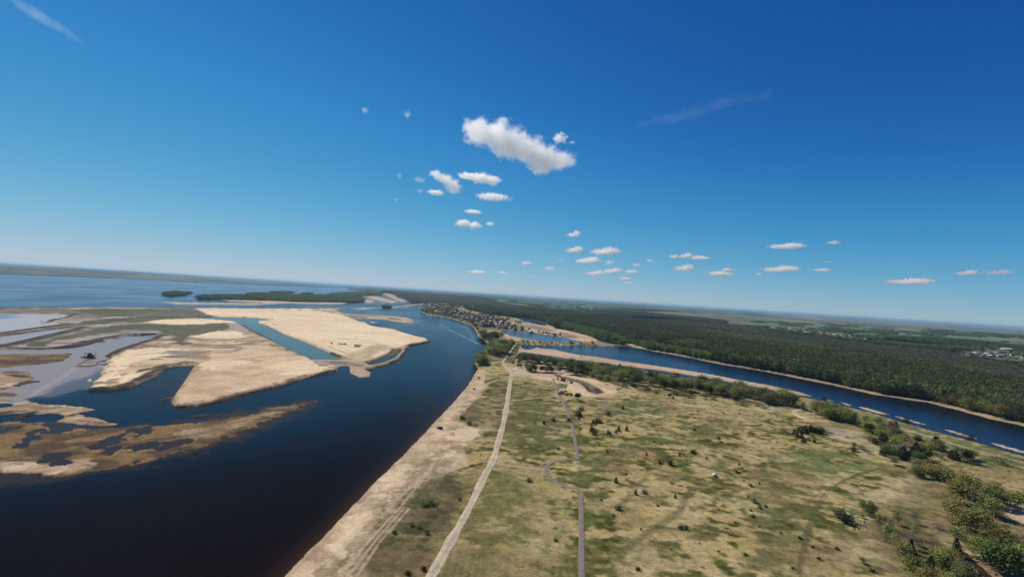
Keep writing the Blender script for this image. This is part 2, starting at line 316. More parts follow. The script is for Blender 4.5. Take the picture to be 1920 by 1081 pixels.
    p.poly([(-700,712),(0,631),(50,625),(100,617),(137,614),(147,615),(112,622),(62,634),(35,640),(0,646),(-700,760)], WATER, 4, .002)
    p.poly(BASIN, WATER, 4, .002)
    p.poly(CANAL, WATER, 4, .0012)
    p.poly([(731,664),(751,657),(758,653),(753,664),(744,673),(725,680),(695,688),(677,681),(695,679.5),(712,673)], WATER, 4, .0012)
    p.poly([(727,665),(738,656),(747,657),(742,667),(730,670)], WET, 4, .004)
    # dikes
    dk = lambda P, w=9, h=2.4, wob=.002: p.line(P, w, DIKE, h, wob=wob)
    dk([(-200,655),(0,626),(50,619),(92,613),(133,608)], 14); dk([(-200,662),(0,630),(60,622),(100,616),(137,613)], 8, 1.8)
    dk([(-200,680),(0,651),(30,645),(60,638),(112,626),(140,619),(155,614)], 16)
    dk([(20,653),(75,654),(125,651.5),(160,645),(185,636),(225,629),(265,626),(292,626)], 10, 2); dk([(128,650),(150,646),(170,640),(183,640)], 16, 2)
    dk([(306,629),(290,637),(262,646),(240,653),(220,661),(212,667)], 12, 3)
    dk([(92,603),(100,600),(125,595),(142,590)], 8); dk([(75,602),(90,605),(80,606)], 5, 1)
    dk([(-300,585),(0,578.5),(60,577.3),(125,576.5),(240,576.3),(370,577.3)], 20, 3.2, .003); dk([(370,578.4),(480,579.4),(590,579.6)], 12, 3.6, .001)
    dk([(27,669),(60,669.5),(90,667.5),(125,664)], 10, 1.6); dk([(367,594.5),(385,593.6),(400,593.2)], 10, 2)
    dk([(270,651),(300,651.5),(380,650),(450,648),(470,646)], 5, 1.6); dk([(183,596),(210,593),(240,592)], 6, 1.5); dk([(187,607),(240,599),(247,597)], 5, 1.5)
    dk([(307,691),(290,698),(262,713.5),(230,727),(205,731),(178,730)], 9, 2.2, .006); dk([(366,683),(340,684),(310,687),(262,700)], 6, 3, .006)
    dk([(330,763),(371,763),(401,756),(434,746),(480,734),(530,723.5),(600,702),(630,695)], 4, 1.2, .004); dk([(318,746),(306,749)], 5, 1)
    dk([(455,610),(470,620),(505,637),(537,655),(575,671)], 5, 2.2, .003); dk([(620,663),(655,677)], 5, 2.4, .002)
    dk([(804,640.5),(790,643.5),(774,646),(762,650)], 5, 2, .002)
    p.line([(762,650),(757,660),(748,671),(730,680),(710,685),(695,688)], 9, BEACH, 2.6, wob=.001); dk([(764,652),(759,662),(749,674),(731,683),(710,688),(693,691)], 5, .9, .003)
    p.line([(430,580),(587,678),(640,677.5),(673,679)][1:], 12, TRACK, 2.6, wob=.001); p.line([(673,680),(693,689.5)], 12, BEACH, 2.8)
    p.poly([(586,680),(660,681),(668,686),(640,686),(600,689)], MUD, 4, .004, h=.25)
    # banks and marks in the sand plateau
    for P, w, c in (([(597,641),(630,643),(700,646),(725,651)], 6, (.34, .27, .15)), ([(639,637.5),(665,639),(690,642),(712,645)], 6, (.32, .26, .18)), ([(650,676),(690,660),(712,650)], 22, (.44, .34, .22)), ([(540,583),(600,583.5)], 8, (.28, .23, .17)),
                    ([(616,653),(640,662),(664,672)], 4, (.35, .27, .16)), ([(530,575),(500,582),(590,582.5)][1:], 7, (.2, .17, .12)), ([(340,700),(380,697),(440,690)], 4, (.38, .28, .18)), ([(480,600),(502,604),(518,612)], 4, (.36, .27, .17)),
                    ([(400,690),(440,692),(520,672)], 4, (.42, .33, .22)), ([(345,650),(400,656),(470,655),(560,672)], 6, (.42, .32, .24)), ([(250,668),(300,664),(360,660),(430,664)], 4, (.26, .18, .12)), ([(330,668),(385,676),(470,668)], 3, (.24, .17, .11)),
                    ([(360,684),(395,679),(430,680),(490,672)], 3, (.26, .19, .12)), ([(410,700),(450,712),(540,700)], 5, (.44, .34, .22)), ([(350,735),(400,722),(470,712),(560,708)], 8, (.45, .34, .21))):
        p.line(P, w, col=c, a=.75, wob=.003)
    for k in range(16):
        x0 = 350 + 11 * k; p.line([(x0, 748 - 2.6 * k), (x0 + 10, 738 - 2.4 * k), (x0 + 24, 722 - 2.0 * k)], 1.6, col=(.40, .30, .18), a=.5, wob=.002)
    # mud spits by the settling pond
    p.poly([(-200,668),(0,664),(60,663),(125,664),(132,668),(120,677),(90,681),(60,684),(0,690),(-200,702)], REED, 5, .003, h=.5); dk([(30,669),(60,670),(90,667.5),(108,665)], 6, 1.2)
    p.poly([(-200,705),(0,700),(20,696),(45,697),(55,704),(66,715),(40,722),(0,730),(-200,745)], MOTT, 5, .008, h=1.4); dk([(8,699),(25,700),(45,700)], 9, 1.8, .006); dk([(22,705),(38,707),(52,709)], 8, 1.6, .006); dk([(66,716),(50,718),(30,724)], 5, 1, .006)
    p.poly([(-200,740),(0,735),(25,735),(40,739),(25,743),(0,744),(-200,752)], REED, 5, .004, h=.4); p.poly([(-200,752),(0,749),(20,752),(45,757),(0,757),(-200,765)], BAR, 5, .004, h=.3)
    # reed islands
    p.poly([(-300,780),(0,765),(20,760),(50,752),(80,756.5),(110,760),(150,762),(178,768),(172,773),(150,775),(165,780),(180,785),(240,796),(232,800),(180,798),(130,793),(112,790),(118,785),(105,777),(60,776),(0,777),(-300,795)], MOTT, 5, .012, h=.6)
    dk([(-50,778),(0,776),(18,773)], 7, 1.2, .006); dk([(38,783),(50,778),(64,774)], 6, 1.2, .006); dk([(130,781),(140,778)], 5, .9)
    for k in range(5): dk([(143 + k * 11, 790.5 + k * .9), (147 + k * 11, 789.5 + k * .9)], 3, 1)
    p.poly([(-300,800),(0,788),(40,788),(70,792),(85,803),(100,808),(160,806),(200,800),(240,797),(310,795),(360,790),(420,784),(480,772),(530,761),(575,753.5),(592,752),(575,761),(540,776),(500,790),(470,803),(430,819),(380,838),(330,853),(280,866),(230,873),(180,885),(120,893),(60,893),(0,889),(-300,870)], REED, 10, .026)
    p.poly([(-300,885),(0,866),(40,870),(80,872),(120,874),(135,863),(160,861),(178,870),(170,877),(130,884),(80,888),(30,884),(0,880),(-300,900)], MOTT, 6, .012, h=.5)
    p.poly([(340,812),(400,800),(460,785),(520,772),(480,785),(420,808),(360,822)], MOTT, 9, .016, h=.5, a=.5)
    for b in ([(33,832),(45,812),(72,808),(65,822),(48,838)], [(165,838),(200,826),(230,812),(238,815),(210,832),(180,840)], [(238,842),(265,832),(292,827),(282,838),(255,846)], [(248,806),(272,803),(278,812),(262,817)],
              [(83,853),(127,850),(125,870),(103,872)], [(-20,795),(10,797),(14,806),(0,812),(-20,812)], [(300,842),(322,830),(345,826),(330,836)], [(195,846),(215,840),(222,846),(205,852)]):
        p.poly(b, WATER, 6, .022)
    dk([(365,781),(380,779),(392,778)], 3, .8, .006); dk([(410,778),(430,773),(450,769)], 4, .9, .006); dk([(445,767),(455,765)], 3, .8, .006)

    # ---------------- near land on the right
    p.poly([(905,732),(907,722),(909,710),(914,697),(899,692),(897,691),(885,712),(868,735),(834,772),(760,850),(700,908),(607,1008),(537,1080),(440,1180),(640,1240),(694,1078),(668,1062),(684,1034),(707,1004),(727,974),(754,944),(770,924),(800,905),(834,890),(877,875),(867,847),(881,840),(904,810),(857,790),(871,770),(897,747),(914,722)], BEACH, 5, .003)
    p.poly([(830,815),(870,806),(904,811),(895,828),(870,838),(845,832)], MOTT, 7, .008, h=1.2)
    p.poly([(840,800),(872,806),(905,812),(930,830),(915,850),(905,880),(850,890),(815,885),(790,912),(750,950),(725,985),(690,1060),(760,1090),(815,1070),(870,960),(905,880),(925,850)], SCRUB, 10, .02, a=.55)
    p.poly([(800,905),(850,893),(865,930),(845,960),(828,1000),(780,1010),(730,990),(754,944)], DARKG, 8, .03, a=.75)
    p.poly([(660,1057),(700,1030),(770,1010),(815,1020),(800,1050),(750,1070),(690,1085)], DARKG, 8, .03, a=.6)
    p.poly([(855,783),(880,775),(905,760),(915,722),(950,700),(950,760),(938,808),(905,806),(875,800)], DARKG, 8, .02, a=.35)
    p.poly([(850,1040),(910,1030),(960,1060),(980,1100),(820,1100)], SCRUB, 8, .03, a=.5)
    p.poly([(877,833),(915,820),(930,845),(905,862),(880,852)], MEADOW, 6, .01, a=.9)
    for b in ([(700,1000),(735,950),(765,925),(800,900),(790,925),(760,960),(722,1008)], [(640,1060),(680,1005),(700,1000),(690,1040),(668,1075)], [(760,900),(800,870),(830,850),(840,865),(800,890),(775,915)], [(600,1081),(640,1035),(662,1020),(650,1060),(625,1095)],
              [(866,790),(885,760),(905,735),(912,745),(890,775),(878,795)], [(842,830),(862,822),(880,832),(862,845)], [(690,960),(720,925),(742,915),(722,950),(700,975)]):
        p.poly(b, SCRUB, 6, .05, a=.5)
    for b in ([(850,812),(880,806),(898,812),(880,826),(855,826)], [(700,930),(730,900),(760,880),(745,905),(715,940)], [(620,1030),(660,985),(690,965),(665,1005),(635,1045)]):
        p.poly(b, SAND, 6, .04, a=.7)
    # spoil round the digging
    p.poly([(975,690),(1030,695),(1034,692),(1067,699),(1105,704),(1117,712),(1146,720),(1154,729),(1158,740),(1147,747),(1130,748),(1099,744),(1086,742),(1060,737),(1067,722),(1042,719),(1017,712),(980,706),(960,704),(960,690)], OCHRE, 4, .003, h=1.8)
    p.poly([(968,675),(985,672),(1030,682),(1070,690),(1060,696),(1000,692),(972,688)], BAR, 6, .006, h=1.2)
    p.line([(1000,699),(1030,701),(1055,707),(1084,714),(1100,720),(1116,729),(1124,736)], 6, col=(.09, .07, .05), a=.9)
    p.poly([(1040,705),(1060,707),(1084,714),(1101,720.5),(1117,729),(1126,737),(1118,739.5),(1106,735.5),(1100,727),(1090,721),(1060,712)], FBROWN, 2.5, .002, h=.35)
    p.line([(1092,721),(1100,727),(1106,735.5),(1118,739.5),(1126,737.6)], 6, col=(.04, .032, .025), a=.95)
    p.line([(1117,730),(1126,737)], 8, col=(.04, .03, .025), a=.9)
    p.poly([(1028,690),(1060,696),(1066,699),(1037,697)], BEACH, 4, .004, h=2.6)
    p.poly([(940,684),(950,686),(972,694),(985,703),(962,704),(956,698)], TRACK, 4, .003)
    p.line([(960,703),(980,706.5),(1011,712.5),(1036,717)], 5, col=(.42, .36, .26), a=.8, wob=.004)
    p.line([(955,711),(934,714),(910,722),(902,728)], 4, col=(.42, .35, .24), a=.8, wob=.002)
    p.line([(947,674),(930,680),(914,692)], 3, col=(.40, .33, .23), a=.8); p.line([(949,753),(925,753),(904,752)], 2.2, col=(.38, .31, .21), a=.7)
    p.line([(934,807.5),(900,807),(864,803.5)], 2.2, col=(.40, .33, .23), a=.8)
    p.line([(912,698),(940,699),(952,700)], 3, col=(.12, .09, .06), a=.7)
    # mown strips left of the path
    i = np.nonzero((p.cls == MEADOW) & (p.r < 900))[0]
    ax, ay = p.x[i], p.y[i]
    a0 = G(925, 866); a1 = G(815, 1081); b0 = G(1023, 880); b1 = G(1091, 1081); b2 = G(1089, 915)
    seg = sst((ay - a1.y) / (a0.y - a1.y), 0, 1)
    left = np.interp(ay, [a1.y, a0.y], [a1.x, a0.x]); right = np.where(ay < b2.y, b1.x, np.interp(ay, [b2.y, b0.y], [b1.x, b0.x]))
    k = ((ax > left) & (ax < right) & (ay < a0.y - 2)); j = i[k]
    st = .5 + .5 * np.sin((ax[k] - left[k] * .25) * 1.9 + 2 * vn(ax[k] / 9, ay[k] / 40, 2)); st = st * (.3 + .9 * vn(ax[k] / 22, ay[k] / 45, 3))
    p.col[j] = p.col[j] * .68 + np.array((.175, .16, .06)) * .32
    p.col[j] = p.col[j] * (1 - .22 * st[:, None]) + np.array((.34, .29, .16)) * .2 * st[:, None]
    # green and bare patches of the meadow
    for P, c in (([(965,745),(1050,755),(1070,800),(1085,850),(1030,858),(960,870),(940,860),(950,790)], (.12, .115, .045)), ([(970,720),(1040,722),(1048,738),(965,742)], (.14, .13, .05)), ([(1120,752),(1230,752),(1260,775),(1200,800),(1110,790),(1090,765)], (.10, .115, .045)),
                 ([(1075,870),(1110,850),(1180,830),(1330,790),(1400,800),(1350,815),(1200,845),(1110,885)], (.11, .12, .045)), ([(1480,830),(1600,850),(1700,865),(1640,900),(1540,905),(1460,880)], (.15, .17, .065)), ([(1590,790),(1640,800),(1760,850),(1700,850),(1620,820)], (.12, .13, .05)),
                 ([(1440,880),(1480,920),(1440,1000),(1380,960),(1400,900)], (.13, .135, .05)), ([(1080,880),(1120,890),(1140,960),(1095,1000)], (.11, .12, .045)), ([(1360,1000),(1500,960),(1560,1040),(1420,1081)], (.13, .12, .05)),
                 ([(860,900),(960,880),(1010,920),(1000,1000),(900,1060),(860,1020)], (.15, .14, .05)), ([(1560,760),(1700,790),(1900,850),(2100,920),(2100,980),(1900,900),(1740,860),(1600,800)], (.15, .155, .06))):
        p_idx, d = p.dist(P, True, .06); d = d + p.q[p_idx] * .09
        m = (sst(d, -.03, .04) * (.20 + .75 * sst(fbm(p.x[p_idx] / 11 + p.y[p_idx] / 50, p.y[p_idx] / 8, 7, 4), .42, .56)))[:, None] * (p.cls[p_idx] == MEADOW)[:, None]
        p.col[p_idx] = p.col[p_idx] * (1 - m) + np.array(c) * m * (.75 + .5 * fbm(p.x[p_idx] / 8, p.y[p_idx] / 8, 2, 3))[:, None]
    for P, c, a in (([(1700,900),(1750,885),(1780,890),(1740,930),(1700,950),(1600,1000),(1560,960),(1600,920)], (.40, .335, .205), .7), ([(1500,1081),(1560,1010),(1640,1000),(1690,1081)], (.37, .30, .17), .6), ([(1150,1000),(1300,960),(1360,1010),(1280,1081),(1160,1081)], (.35, .27, .15), .5),
                    ([(1140,905),(1270,880),(1290,920),(1200,970),(1130,950)], (.33, .25, .14), .45), ([(1180,700),(1330,730),(1440,760),(1480,800),(1330,790),(1200,740)], (.30, .25, .135), .4), ([(1535,799),(1560,802),(1610,820),(1632,832),(1600,831),(1560,820)], (.45, .37, .29), .85),
                    ([(1440,758),(1455,757),(1465,763),(1450,767)], (.5, .46, .42), .8), ([(1290,850),(1480,830),(1500,860),(1330,900)], (.30, .23, .13), .35), ([(1570,825),(1640,835),(1700,852),(1740,870),(1650,860),(1590,840)], (.40, .335, .21), .6)):
        p_idx, d = p.dist(P, True, .06); d = d + p.q[p_idx] * .07
        m = (sst(d, -.02, .03) * a * (.35 + .9 * sst(fbm(p.x[p_idx] / 12, p.y[p_idx] / 8, 8, 4), .40, .55)).clip(0, 1))[:, None] * (p.cls[p_idx] == MEADOW)[:, None]
        p.col[p_idx] = p.col[p_idx] * (1 - m) + np.array(c) * m * (.8 + .4 * fbm(p.x[p_idx] / 6, p.y[p_idx] / 6, 2, 3))[:, None]
    # wheel tracks
    dk2 = (.10, .09, .04)
    for P, w, a in (([(1095,890),(1150,865),(1210,842),(1290,822),(1330,808),(1400,806),(1440,815)], 3.2, .55), ([(1155,1052),(1190,1020),(1250,980),(1275,960),(1285,935),(1300,920),(1340,905)], 3.6, .6), ([(1165,955),(1195,915),(1215,890)], 3, .4),
                    ([(1495,1081),(1510,1010),(1525,960),(1550,922),(1600,895),(1650,880)], 1.6, .75), ([(1501,1081),(1516,1010),(1531,960),(1556,924)], 1.2, .6), ([(1455,1000),(1500,960),(1540,925)], 2.4, .45), ([(1340,905),(1400,895),(1440,870),(1470,850)], 3, .4),
                    ([(1085,765),(1086,850),(1090,1000),(1110,1081)], 2.2, .3), ([(1280,800),(1350,780),(1420,775)], 4, .3), ([(1060,757),(1078,790),(1084,850)], 5, .35), ([(1330,762),(1380,790)], 2.5, .3)):
        p.line(P, w, col=dk2, a=a, wob=.003)
    for P, w in (([(735,945),(760,925),(800,890),(812,872)], 2.5), ([(640,1081),(690,1020),(750,955),(810,880)], 1.6), ([(655,1081),(700,1022),(758,955)], 1.4), ([(671,1081),(712,1020),(765,958)], 1.2), ([(820,880),(870,890),(905,886)], 1.2),
                 ([(1100,745),(1150,760)], 2)):
        p.line(P, w, col=(.47, .37, .25), a=.7, wob=.004)
    for k in range(9):
        p.line([(610 + 17 * k, 1081 - 14 * k), (650 + 19 * k, 1030 - 16 * k), (700 + 13 * k, 975 - 12 * k)], .9, col=(.33, .25, .155), a=.5, wob=.006)
    # bottom right banks
    p.poly([(1660,960),(1700,930),(1760,900),(1840,905),(1920,960),(2200,1060),(2200,1400),(1760,1400),(1690,1081),(1640,1010)], DARKG, 12, .02, a=.55)
    p.poly([(1872,938),(1885,932),(1960,950),(2100,990),(2100,1050),(1960,1000),(1900,975),(1885,955)], BAR, 5, .004, h=.9)
    p.poly([(1800,1030),(1840,1045),(1920,1075),(2100,1130),(2100,1300),(1900,1200),(1840,1100)], REED, 5, .006, h=.3); p.poly([(1812,1046),(1850,1052),(1920,1080),(2100,1150),(2100,1200),(1900,1110)], MOTT, 5, .02, a=.5)
    p.poly([(1795,1034),(1808,1034),(1850,1075),(1880,1110),(1850,1130),(1820,1081)], WATER, 3, .006)
    p.line([(1772,1022),(1800,1031),(1850,1048),(1920,1072),(2000,1100)], 3, col=(.34, .28, .16), a=.8)

    # pond and river colours; the distant blues include painted sky reflection
    base = np.array((.006, .010, .018)); p.wcol[:] = base
    p.water([(-700,540),(0,513),(640,537),(900,560),(960,640),(900,690),(700,790),(400,850),(0,980),(-700,1100)], (.0045,.014,.030), .25, .02)
    p.water([(-700,880),(200,900),(560,830),(800,740),(860,760),(700,1000),(560,1300),(-700,1400)], (.0055,.0030,.0025), .35, .02)
    p.water([(-300,780),(0,790),(300,795),(590,752),(590,762),(540,782),(440,824),(330,858),(230,880),(100,905),(0,915),(-300,950)], (.050,.034,.020), .04, .04, a=.6)
    p.water([(-700,690),(0,655),(160,646),(225,631),(300,628),(262,642),(212,667),(200,695),(172,724),(150,730),(60,745),(50,753),(-20,750),(-700,800)], (.28,.235,.215), .012, .02, 3)
    p.water([(180,700),(200,690),(202,712),(172,728),(110,740),(60,750),(110,725)], (.10,.10,.13), .02, .02)
    p.wline([(140,690),(120,705),(90,722),(58,742)], .007, (.42,.42,.46), .35)
    p.water([(-700,600),(0,588),(137,589),(130,596),(110,612),(0,626),(-700,720)], (.47,.40,.37), .006, .006, 3)
    p.water([(-700,712),(0,630),(147,613),(62,636),(0,648),(-700,770)], (.36,.31,.29), .006, .006, 3)
    p.water([(-700,600),(0,586),(25,588),(30,594),(0,598),(-700,620)], (.16,.22,.32), .02, .01)
    p.water(CANAL, (.075,.15,.15), .004, .002, 4)
    p.water([(727,656),(758,652),(750,680),(690,692),(672,680)], (.03,.045,.05), .006, .002, 4)
    p.water(BASIN, (.012,.014,.022), .01, .004, 3)
    p.water([(930,617),(1110,636),(1110,646),(990,642),(925,628)], (.05,.10,.16), .01, .004, 5); p.water([(950,590),(1030,604),(1030,612),(960,598)], (.015,.04,.09), .01, .004, 5)
    p.water([(960,640),(1185,647),(2500,940),(2500,1100),(1920,870),(960,670)], (.004,.018,.055), .01, .002, 2); p.water([(1040,612),(1190,646),(1120,645),(1040,618)], (.01,.012,.01), .004, .001, 2)
    p.water([(-700,490),(300,524),(760,539),(700,548),(600,560),(500,572),(360,578),(-700,600)], (.012,.050,.125), .03, .01, 1)  # reservoir: blue in the body colour makes up for weak sky reflection
    p.water([(760,595),(785,598),(800,600),(780,606),(765,608)], (.07,.12,.15), .01, .006)
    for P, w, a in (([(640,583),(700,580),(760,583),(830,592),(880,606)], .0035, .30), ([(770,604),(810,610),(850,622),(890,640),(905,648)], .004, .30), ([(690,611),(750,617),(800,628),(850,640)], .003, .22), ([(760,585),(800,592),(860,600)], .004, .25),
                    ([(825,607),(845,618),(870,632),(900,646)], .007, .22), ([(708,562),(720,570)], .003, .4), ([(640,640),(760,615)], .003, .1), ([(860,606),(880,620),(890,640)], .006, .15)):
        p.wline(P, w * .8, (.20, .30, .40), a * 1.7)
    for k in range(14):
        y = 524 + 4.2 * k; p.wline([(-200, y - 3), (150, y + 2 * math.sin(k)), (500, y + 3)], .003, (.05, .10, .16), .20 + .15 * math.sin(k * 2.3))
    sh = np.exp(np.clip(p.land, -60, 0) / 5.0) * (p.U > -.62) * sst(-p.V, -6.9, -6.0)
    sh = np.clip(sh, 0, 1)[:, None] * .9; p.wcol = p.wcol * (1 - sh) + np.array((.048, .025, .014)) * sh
    k = np.nonzero((p.cls == FBROWN) & (p.V > math.log(3000)))[0]
    for sd_, cc_, lo_ in ((2, (.045, .065, .035), .58), (5, (.10, .15, .075), .60), (9, (.26, .205, .15), .62)):
        f = sst(fbm(p.U[k] * 9, p.V[k] * 26, sd_, 4), lo_, lo_ + .03)[:, None] * .85; p.col[k] = p.col[k] * (1 - f) + np.array(cc_) * f
    # wet margins and stains of the sand
    k = np.nonzero(np.isin(p.cls, (SAND, OCHRE, MOTT, BAR, BEACH)) & (p.land > 0))[0]
    f = np.exp(-p.land[k] / np.maximum(2.5, p.r[k] * .0035))[:, None] * .55; p.col[k] = p.col[k] * (1 - f) + np.array((.17, .115, .07)) * f
    k = np.nonzero((p.cls == MOTT) & (p.U < -.30) & (p.r < 1500))[0]
    f = (sst(fbm(p.U[k] * 26 + 3, p.V[k] * 44, 8, 5), .50, .62) * .7)[:, None]; p.col[k] = p.col[k] * (1 - f) + np.array((.34, .235, .15)) * f
    f = (sst(fbm(p.U[k] * 50 + 9, p.V[k] * 80, 6, 4), .60, .68) * .7)[:, None]; p.col[k] = p.col[k] * (1 - f) + np.array((.14, .095, .06)) * f
    k = np.nonzero((p.cls == OCHRE) & (p.U < -.30))[0]
    f = (sst(fbm(p.U[k] * 22 + 5, p.V[k] * 40, 4, 5), .48, .66) * .45)[:, None]; p.col[k] = p.col[k] * (1 - f) + np.array((.62, .50, .34)) * f
    # gentle relief
    k = p.cls == MEADOW; p.h[k] += .5 * (vn(p.x[k] / 50, p.y[k] / 50, 2) - .5)
    k = (p.cls == MEADOW) | (p.cls == BEACH); p.h[k] += .25 * (vn(p.x[k] / 7, p.y[k] / 7, 3) - .5)
    k = ((p.cls == CONI) | (p.cls == BARE) | (p.cls == FARW)) & (p.V > math.log(4500))
    p.h[k] += sst(p.V[k], math.log(4500), math.log(7500)) * (6 + 14 * vn(p.U[k] * 160, p.V[k] * 60, 4) * (fbm(p.U[k] * 20, p.V[k] * 14, 2, 3) > .46))
    k = ((p.cls == FARW)) & (p.V > math.log(5500))
    f = sst(fbm(p.U[k] * 16, p.V[k] * 9, 5, 4), .50, .60)[:, None] * .75 * sst(p.U[k], -.05, .12)[:, None]; p.col[k] = p.col[k] * (1 - f) + np.array((.16, .165, .085)) * f
    k = (p.V > math.log(3500)) & (p.U > -.30) & (p.U < .05) & (p.cls != WATER)
    p.h[k] += 26 * sst(p.V[k], math.log(4200), math.log(9000)) * sst(-p.U[k], -.05, .05)

def height(x, y):
    q = Painter(np.atleast_1d(np.asarray(x, float)), np.atleast_1d(np.asarray(y, float))); survey(q); return q

# ------------------------------------------------------------------ materials
def new_mat(name):
    m = bpy.data.materials.new(name); m.use_nodes = True
    return m, m.node_tree, m.node_tree.nodes['Principled BSDF']
def mat_simple(name, col, rough=.8, metal=0, var=.15, scale=.5):
    m, t, b = new_mat(name); n = t.nodes; L = t.links
    tc = n.new('ShaderNodeTexCoord'); nz = n.new('ShaderNodeTexNoise'); nz.inputs['Scale'].default_value = scale
    mr = n.new('ShaderNodeMapRange'); mr.inputs[1].default_value = .3; mr.inputs[2].default_value = .7; mr.inputs[3].default_value = 1 - var; mr.inputs[4].default_value = 1 + var
    mx = n.new('ShaderNodeVectorMath'); mx.operation = 'SCALE'; mx.inputs[0].default_value = col
    L.new(tc.outputs['Object'], nz.inputs['Vector']); L.new(nz.outputs[0], mr.inputs[0]); L.new(mr.outputs[0], mx.inputs['Scale']); L.new(mx.outputs[0], b.inputs['Base Color'])
    b.inputs['Roughness'].default_value = rough; b.inputs['Metallic'].default_value = metal
    b.inputs['Specular IOR Level'].default_value = .25
    return m
def ground_mat(name, A):
    m, t, b = new_mat(name); n = t.nodes; L = t.links
    at = n.new('ShaderNodeAttribute'); at.attribute_name = 'cover'
    geo = n.new('ShaderNodeNewGeometry'); out = None
    prev = at.outputs['Color']
    for sc, lo, hi in ((.9, 1 - .28 * A, 1 + .28 * A), (.22, 1 - .22 * A, 1 + .22 * A), (.045, 1 - .13 * A, 1 + .13 * A)):
        nz = n.new('ShaderNodeTexNoise'); nz.inputs['Scale'].default_value = sc; nz.inputs['Detail'].default_value = 4; nz.inputs['Roughness'].default_value = .65
        L.new(geo.outputs['Position'], nz.inputs['Vector'])
        mr = n.new('ShaderNodeMapRange'); mr.inputs[1].default_value = .32; mr.inputs[2].default_value = .68; mr.inputs[3].default_value = lo; mr.inputs[4].default_value = hi
        L.new(nz.outputs[0], mr.inputs[0])
        v = n.new('ShaderNodeVectorMath'); v.operation = 'SCALE'; L.new(prev, v.inputs[0]); L.new(mr.outputs[0], v.inputs['Scale']); prev = v.outputs[0]
        if sc == .9:
            bp = n.new('ShaderNodeBump'); bp.inputs['Distance'].default_value = .35; bp.inputs['Strength'].default_value = .6
            L.new(nz.outputs[0], bp.inputs['Height']); L.new(bp.outputs[0], b.inputs['Normal'])
    if A > .9:      # tufts: small greener, darker clumps among the straw
        tn = n.new('ShaderNodeTexNoise'); tn.inputs['Scale'].default_value = .24; tn.inputs['Detail'].default_value = 6; tn.inputs['Roughness'].default_value = .7; L.new(geo.outputs['Position'], tn.inputs['Vector'])
        tm = n.new('ShaderNodeMapRange'); tm.inputs[1].default_value = .50; tm.inputs[2].default_value = .62; tm.inputs[4].default_value = .8; L.new(tn.outputs[0], tm.inputs[0])
        tv = n.new('ShaderNodeVectorMath'); tv.operation = 'MULTIPLY'; tv.inputs[1].default_value = (.56, .66, .46); L.new(prev, tv.inputs[0])
        tx = n.new('ShaderNodeMix'); tx.data_type = 'RGBA'; L.new(tm.outputs[0], tx.inputs[0]); L.new(prev, tx.inputs[6]); L.new(tv.outputs[0], tx.inputs[7]); prev = tx.outputs[2]
    L.new(prev, b.inputs['Base Color'])
    b.inputs['Roughness'].default_value = .95; b.inputs['Specular IOR Level'].default_value = .1
    return m
def water_mat():
    m, t, b = new_mat('river_water'); n = t.nodes; L = t.links
    at = n.new('ShaderNodeAttribute'); at.attribute_name = 'cover'
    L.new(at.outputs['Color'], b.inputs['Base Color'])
    b.inputs['IOR'].default_value = 1.07; b.inputs['Roughness'].default_value = .12
    geo = n.new('ShaderNodeNewGeometry')
    nz = n.new('ShaderNodeTexNoise'); nz.inputs['Scale'].default_value = .006; nz.inputs['Detail'].default_value = 5
    mp = n.new('ShaderNodeMapping'); mp.inputs['Scale'].default_value = (1, .45, 1); mp.inputs['Rotation'].default_value = (0, 0, .5)
    L.new(geo.outputs['Position'], mp.inputs['Vector']); L.new(mp.outputs[0], nz.inputs['Vector'])
    mr = n.new('ShaderNodeMapRange'); mr.inputs[1].default_value = .35; mr.inputs[2].default_value = .65; mr.inputs[3].default_value = .12; mr.inputs[4].default_value = .22
    L.new(nz.outputs[0], mr.inputs[0]); L.new(mr.outputs[0], b.inputs['Roughness'])
    wv = n.new('ShaderNodeTexNoise'); wv.inputs['Scale'].default_value = .55; wv.inputs['Detail'].default_value = 5; L.new(geo.outputs['Position'], wv.inputs['Vector'])
    bp = n.new('ShaderNodeBump'); bp.inputs['Distance'].default_value = .10; bp.inputs['Strength'].default_value = .4
    L.new(wv.outputs[0], bp.inputs['Height']); L.new(bp.outputs[0], b.inputs['Normal'])
    return m
M_GROUND = ground_mat('ground_cover', 1.0); M_SAND = ground_mat('sand_cover', .5); M_BEACH = ground_mat('beach_cover', .8); M_WATER = water_mat()

def mesh_np(name, verts, faces, mat=None, col=None, smooth=True):
    me = bpy.data.meshes.new(name); verts = np.asarray(verts, np.float32); faces = np.asarray(faces, np.int32)
    nf, k = faces.shape
    me.vertices.add(len(verts)); me.vertices.foreach_set('co', verts.ravel())
    me.loops.add(nf * k); me.loops.foreach_set('vertex_index', faces.ravel())
    me.polygons.add(nf); me.polygons.foreach_set('loop_start', np.arange(nf, dtype=np.int32) * k)
    if smooth: me.polygons.foreach_set('use_smooth', np.ones(nf, bool))
    if col is not None:
        a = me.attributes.new('cover', 'FLOAT_COLOR', 'POINT'); c4 = np.ones((len(verts), 4), np.float32); c4[:, :3] = col; a.data.foreach_set('color', c4.ravel())
    me.update(calc_edges=True)
    if mat: me.materials.append(mat)
    return me
def link(name, me, parent=None, kind=None, label=None, cat=None, group=None, loc=None):
    o = bpy.data.objects.new(name, me); C.objects.link(o)
    if parent: o.parent = parent
    if kind: o['kind'] = kind
    if label: o['label'] = label
    if cat: o['category'] = cat
    if group: o['group'] = group
    if loc is not None: o.location = loc
    return o
def submesh(name, V3, faces, sel, mat, col, zoff=None):
    f = faces[sel]; u, inv = np.unique(f, return_inverse=True)
    return mesh_np(name, V3[u], inv.reshape(f.shape), mat, col[u])

